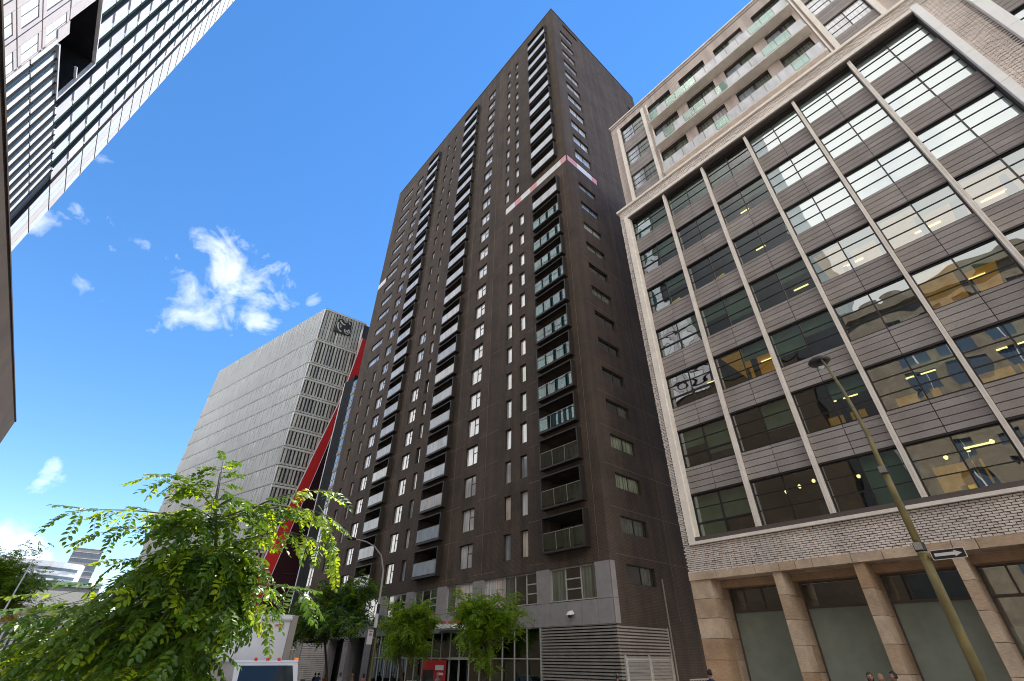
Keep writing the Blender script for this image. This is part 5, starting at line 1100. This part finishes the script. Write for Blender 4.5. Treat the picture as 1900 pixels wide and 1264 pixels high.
def young_tree():
    rnd = random.Random(21); root = Vector((1.22, 5.15, gz(5)))
    t = thing('young_tree', 'bushy young tree with drooping compound leaves filling the lower left foreground', 'tree', loc=root); f_ = part_of(t)
    geos = [frond_geo(rnd, .30, 15, .036, .070), frond_geo(rnd, .26, 13, .036, .066, droop=.9), frond_geo(rnd, .34, 17, .036, .070, droop=.2), frond_geo(rnd, .22, 11, .034, .064, droop=.7), frond_geo(rnd, .28, 13, .040, .074, droop=1.3)]
    meshes = []
    for gi, (V, Fc, nst) in enumerate(geos):
        for mname in ('leaf_fore', 'leaf_light'):
            me = bpy.data.meshes.new('leaf'); me.from_pydata(V, [], Fc); me.materials.append(MATS[mname]); me.materials.append(MATS['twig'])
            for i, p in enumerate(me.polygons): p.material_index = 1 if i < nst else 0
            meshes.append(me)
    axis = [root, Vector((1.2, 5.12, -1.0)), Vector((1.10, 5.06, -.1)), Vector((1.0, 5.0, .45)), Vector((.86, 4.86, .85)), Vector((.70, 4.52, 1.06)), Vector((.64, 4.38, 1.25))]
    mb = MB(); mb.tube(axis, [.045, .038, .028, .020, .013, .007, .003], 'bark', 10); f_(mb.build('trunk', t, True))
    def ax_at(k):
        k = max(0, min(.999, k)) * (len(axis) - 1); i = int(k); return axis[i].lerp(axis[i + 1], k - i)
    fr = []   # (pos, dir, scale, light)
    tw = MB()
    def bough(start, end, sag, nf, r0=.009, size=1.0, light=.15, tipclean=False):
        mid = start.lerp(end, .5) + Vector((0, 0, sag)); pts = []
        for i in range(9): a = i / 8; pts.append(start * (1 - a) ** 2 + mid * 2 * a * (1 - a) + end * a * a)
        tw.tube(pts, [r0 * (1 - .75 * i / 8) for i in range(9)], 'bark' if r0 > .006 else 'twig', 5, False)
        for j in range(nf):
            a = .25 + .75 * (j + rnd.uniform(0, .6)) / nf; a = min(a, 1); k = a * 8; i = min(int(k), 7); p = pts[i].lerp(pts[i + 1], k - i); d0 = (pts[i + 1] - pts[i]).normalized()
            sd_ = d0.cross(Vector((0, 0, 1))).normalized() * (1 if j % 2 else -1); d = (d0 * rnd.uniform(.25, .8) + sd_ * rnd.uniform(.5, 1.0) + Vector((0, 0, rnd.uniform(-.55, .25)))).normalized()
            if j == nf - 1: d = (d0 + Vector((0, 0, -.2))).normalized()
            fr.append((p, d, size * rnd.uniform(.8, 1.12), rnd.random() < light + .06))
    # the reaching boughs
    bough(ax_at(.72), Vector((-.20, 5.46, .99)), .12, 18, .009, .72); bough(ax_at(.78), Vector((.28, 4.62, 1.20)), .13, 13, .008, .8); bough(ax_at(.70), Vector((1.45, 3.98, 1.17)), .22, 15, .010, .8, .55); bough(ax_at(.74), Vector((1.30, 4.1, 1.0)), .16, 11, .008, .8, .5)
    bough(ax_at(.80), Vector((.63, 4.38, 1.33)), .03, 16, .006, .62); bough(ax_at(.82), Vector((.48, 4.42, 1.12)), .08, 9, .005, .7); bough(ax_at(.8), Vector((.86, 4.32, 1.06)), .08, 8, .005, .7); bough(ax_at(.72), Vector((1.52, 3.98, .95)), .25, 16, .008, .8, .6); bough(ax_at(.6), Vector((1.56, 4.02, .70)), .38, 18, .008, .75, .6); bough(ax_at(.66), Vector((.05, 5.15, .80)), .15, 12, .008, .75)
    bough(Vector((1.38, 4.05, 1.05)), Vector((1.60, 3.98, .62)), .12, 10, .005, .7, .6); bough(ax_at(.5), Vector((1.62, 4.42, .42)), .15, 13, .008, .9, .3)
    # inner boughs filling the crown
    vols = [((.80, 5.05, .34), (.85, .55, .46), 38), ((.80, 4.80, .80), (.50, .40, .36), 20), ((1.10, 4.80, .40), (.26, .36, .30), 10), ((.10, 5.65, .10), (.74, .50, .26), 26), ((-.05, 5.6, -.12), (.50, .45, .16), 14), ((.66, 5.05, -.05), (.50, .45, .25), 18)]
    for c, r_, n in vols:
        for i in range(n):
            while True:
                q = Vector((rnd.uniform(-1, 1), rnd.uniform(-1, 1), rnd.uniform(-1, 1)))
                if .35 < q.length < 1: break
            e = Vector(c) + Vector((q.x * r_[0], q.y * r_[1], q.z * r_[2])); s_ = ax_at(.38 + .38 * max(0, min(1, (e.z + .2) / 1.3)) + rnd.uniform(-.05, .05)); bough(s_, e, rnd.uniform(.05, .2), 8, .006, .92, .12)
    f_(tw.build('branch', t))
    camp = Vector((0, 0, 0)); fr.sort(key=lambda q: (q[0] - Vector((.9, 4.9, .3))).length, reverse=True)
    step = len(fr) / 300; pick = {int(i * step) for i in range(300)} if len(fr) > 300 else set(range(len(fr)))
    rest = [MB(), MB()]; restm = ('leaf_fore', 'leaf_light')
    for i, (p, d, s_, lt) in enumerate(fr):
        m3 = orient(d, rnd); gi = rnd.randrange(5)
        if i in pick:
            o = bpy.data.objects.new('leaf', meshes[gi * 2 + lt]); col.objects.link(o); o.parent = t; o.matrix_parent_inverse = Matrix.Translation(-root)
            o.matrix_basis = Matrix.Translation(p) @ m3.to_4x4() @ Matrix.Scale(s_, 4)
        else:
            V, Fc, nst = geos[gi]; mb = rest[lt]; k = len(mb.v); mi = mb.mi(restm[lt]); mt = mb.mi('twig'); mb.v += [tuple(m3 @ v_ * s_ + p) for v_ in V]
            for q, f in enumerate(Fc): mb.f.append(tuple(k + a for a in f)); mb.m.append(mt if q < nst else mi)
    for mb in rest:
        if mb.v: f_(mb.build('foliage', t, kind='stuff'))
young_tree()
def street_tree(name, label, base, crown, r_, m_, seed, nb=46, fsize=.42, group=None, lm2=None):
    rnd = random.Random(seed); base = Vector(base); crown = Vector(crown); t = thing(name, label, 'tree', group, loc=base); f_ = part_of(t)
    fork = base.lerp(crown, .0); fork.z = crown.z - r_[2] * .75; fork.x = (base.x + crown.x) / 2; fork.y = (base.y + crown.y) / 2; top = crown + Vector((0, 0, r_[2] * .5))
    mb = MB(); mb.tube([base, base.lerp(fork, .5) + Vector((.05, -.05, 0)), fork, fork.lerp(top, .5), top], [.13, .10, .085, .055, .02], 'bark', 10)
    geos = [frond_geo(rnd, fsize, 11, fsize * .15, fsize * .28, droop=q) for q in (.4, .9, 1.3)]; fo = MB(); k0 = fo.mi(m_); k1 = fo.mi(lm2 or m_)
    lobes = []
    for i in range(9): a = rnd.uniform(0, 6.28); lobes.append(Vector((math.cos(a) * rnd.uniform(.3, .75), math.sin(a) * rnd.uniform(.3, .75), rnd.uniform(-.55, .6))))
    for i in range(nb):
        lb_ = rnd.choice(lobes); q = lb_ + Vector((rnd.gauss(0, .26), rnd.gauss(0, .26), rnd.gauss(0, .2)))
        if q.length > 1.15: q *= 1.15 / q.length
        e = crown + Vector((q.x * r_[0], q.y * r_[1], q.z * r_[2])); s_ = fork.lerp(top, rnd.uniform(0, .8)); mid = s_.lerp(e, .5) + Vector((0, 0, .25)); pts = [s_ * (1 - a) ** 2 + mid * 2 * a * (1 - a) + e * a * a for a in (0, .25, .5, .75, 1)]
        mb.tube(pts, [.03, .022, .015, .01, .004], 'bark', 5, False)
        for j in range(22):
            a = rnd.uniform(.4, 1) * 4; ii = min(int(a), 3); p = pts[ii].lerp(pts[ii + 1], a - ii) + Vector((rnd.gauss(0, .16), rnd.gauss(0, .16), rnd.gauss(0, .12))); d = Vector((rnd.uniform(-1, 1), rnd.uniform(-1, 1), rnd.uniform(-.6, .25))) + (e - s_).normalized() * .6
            V, Fc, nst = geos[rnd.randrange(3)]; m3 = orient(d, rnd, .7); s2 = rnd.uniform(.7, 1.1); k = len(fo.v); fo.v += [tuple(m3 @ v_ * s2 + p) for v_ in V]; mi = k1 if lm2 and rnd.random() < .35 else k0
            for f in Fc: fo.f.append(tuple(k + a_ for a_ in f)); fo.m.append(mi)
    f_(mb.build('trunk', t)); f_(fo.build('crown', t, kind='stuff'))
G_ = 'street trees in front of the dark tower'
street_tree('street_tree', 'dark spreading street tree, largest of the three before the tower', (19.8, 45.2, gz(45)), (18.6, 47.6, 3.3), (3.8, 9.5, 3.1), 'leaf_dark', 3, 210, .75, G_, 'leaf_street')
street_tree('street_tree', 'mid green round street tree between the slender lamp and the canopy', (19.6, 33.1, gz(33)), (19.2, 34.6, 2.1), (2.4, 3.9, 2.5), 'leaf_street', 4, 105, .60, G_, 'leaf_light')
street_tree('street_tree', 'bright green street tree beside the canopy, nearest to the louvred corner', (19.6, 24.6, gz(24)), (19.3, 24.6, 1.45), (2.1, 2.9, 2.3), 'leaf_street', 5, 90, .52, G_, 'leaf_light')
street_tree('broadleaf_tree', 'leafy tree at the far left edge in front of the white building', (-3.4, 55, gz(55)), (-3.2, 55, 4.2), (3.4, 3.4, 3.1), 'leaf_street', 6, 110, .5, None, 'leaf_light')
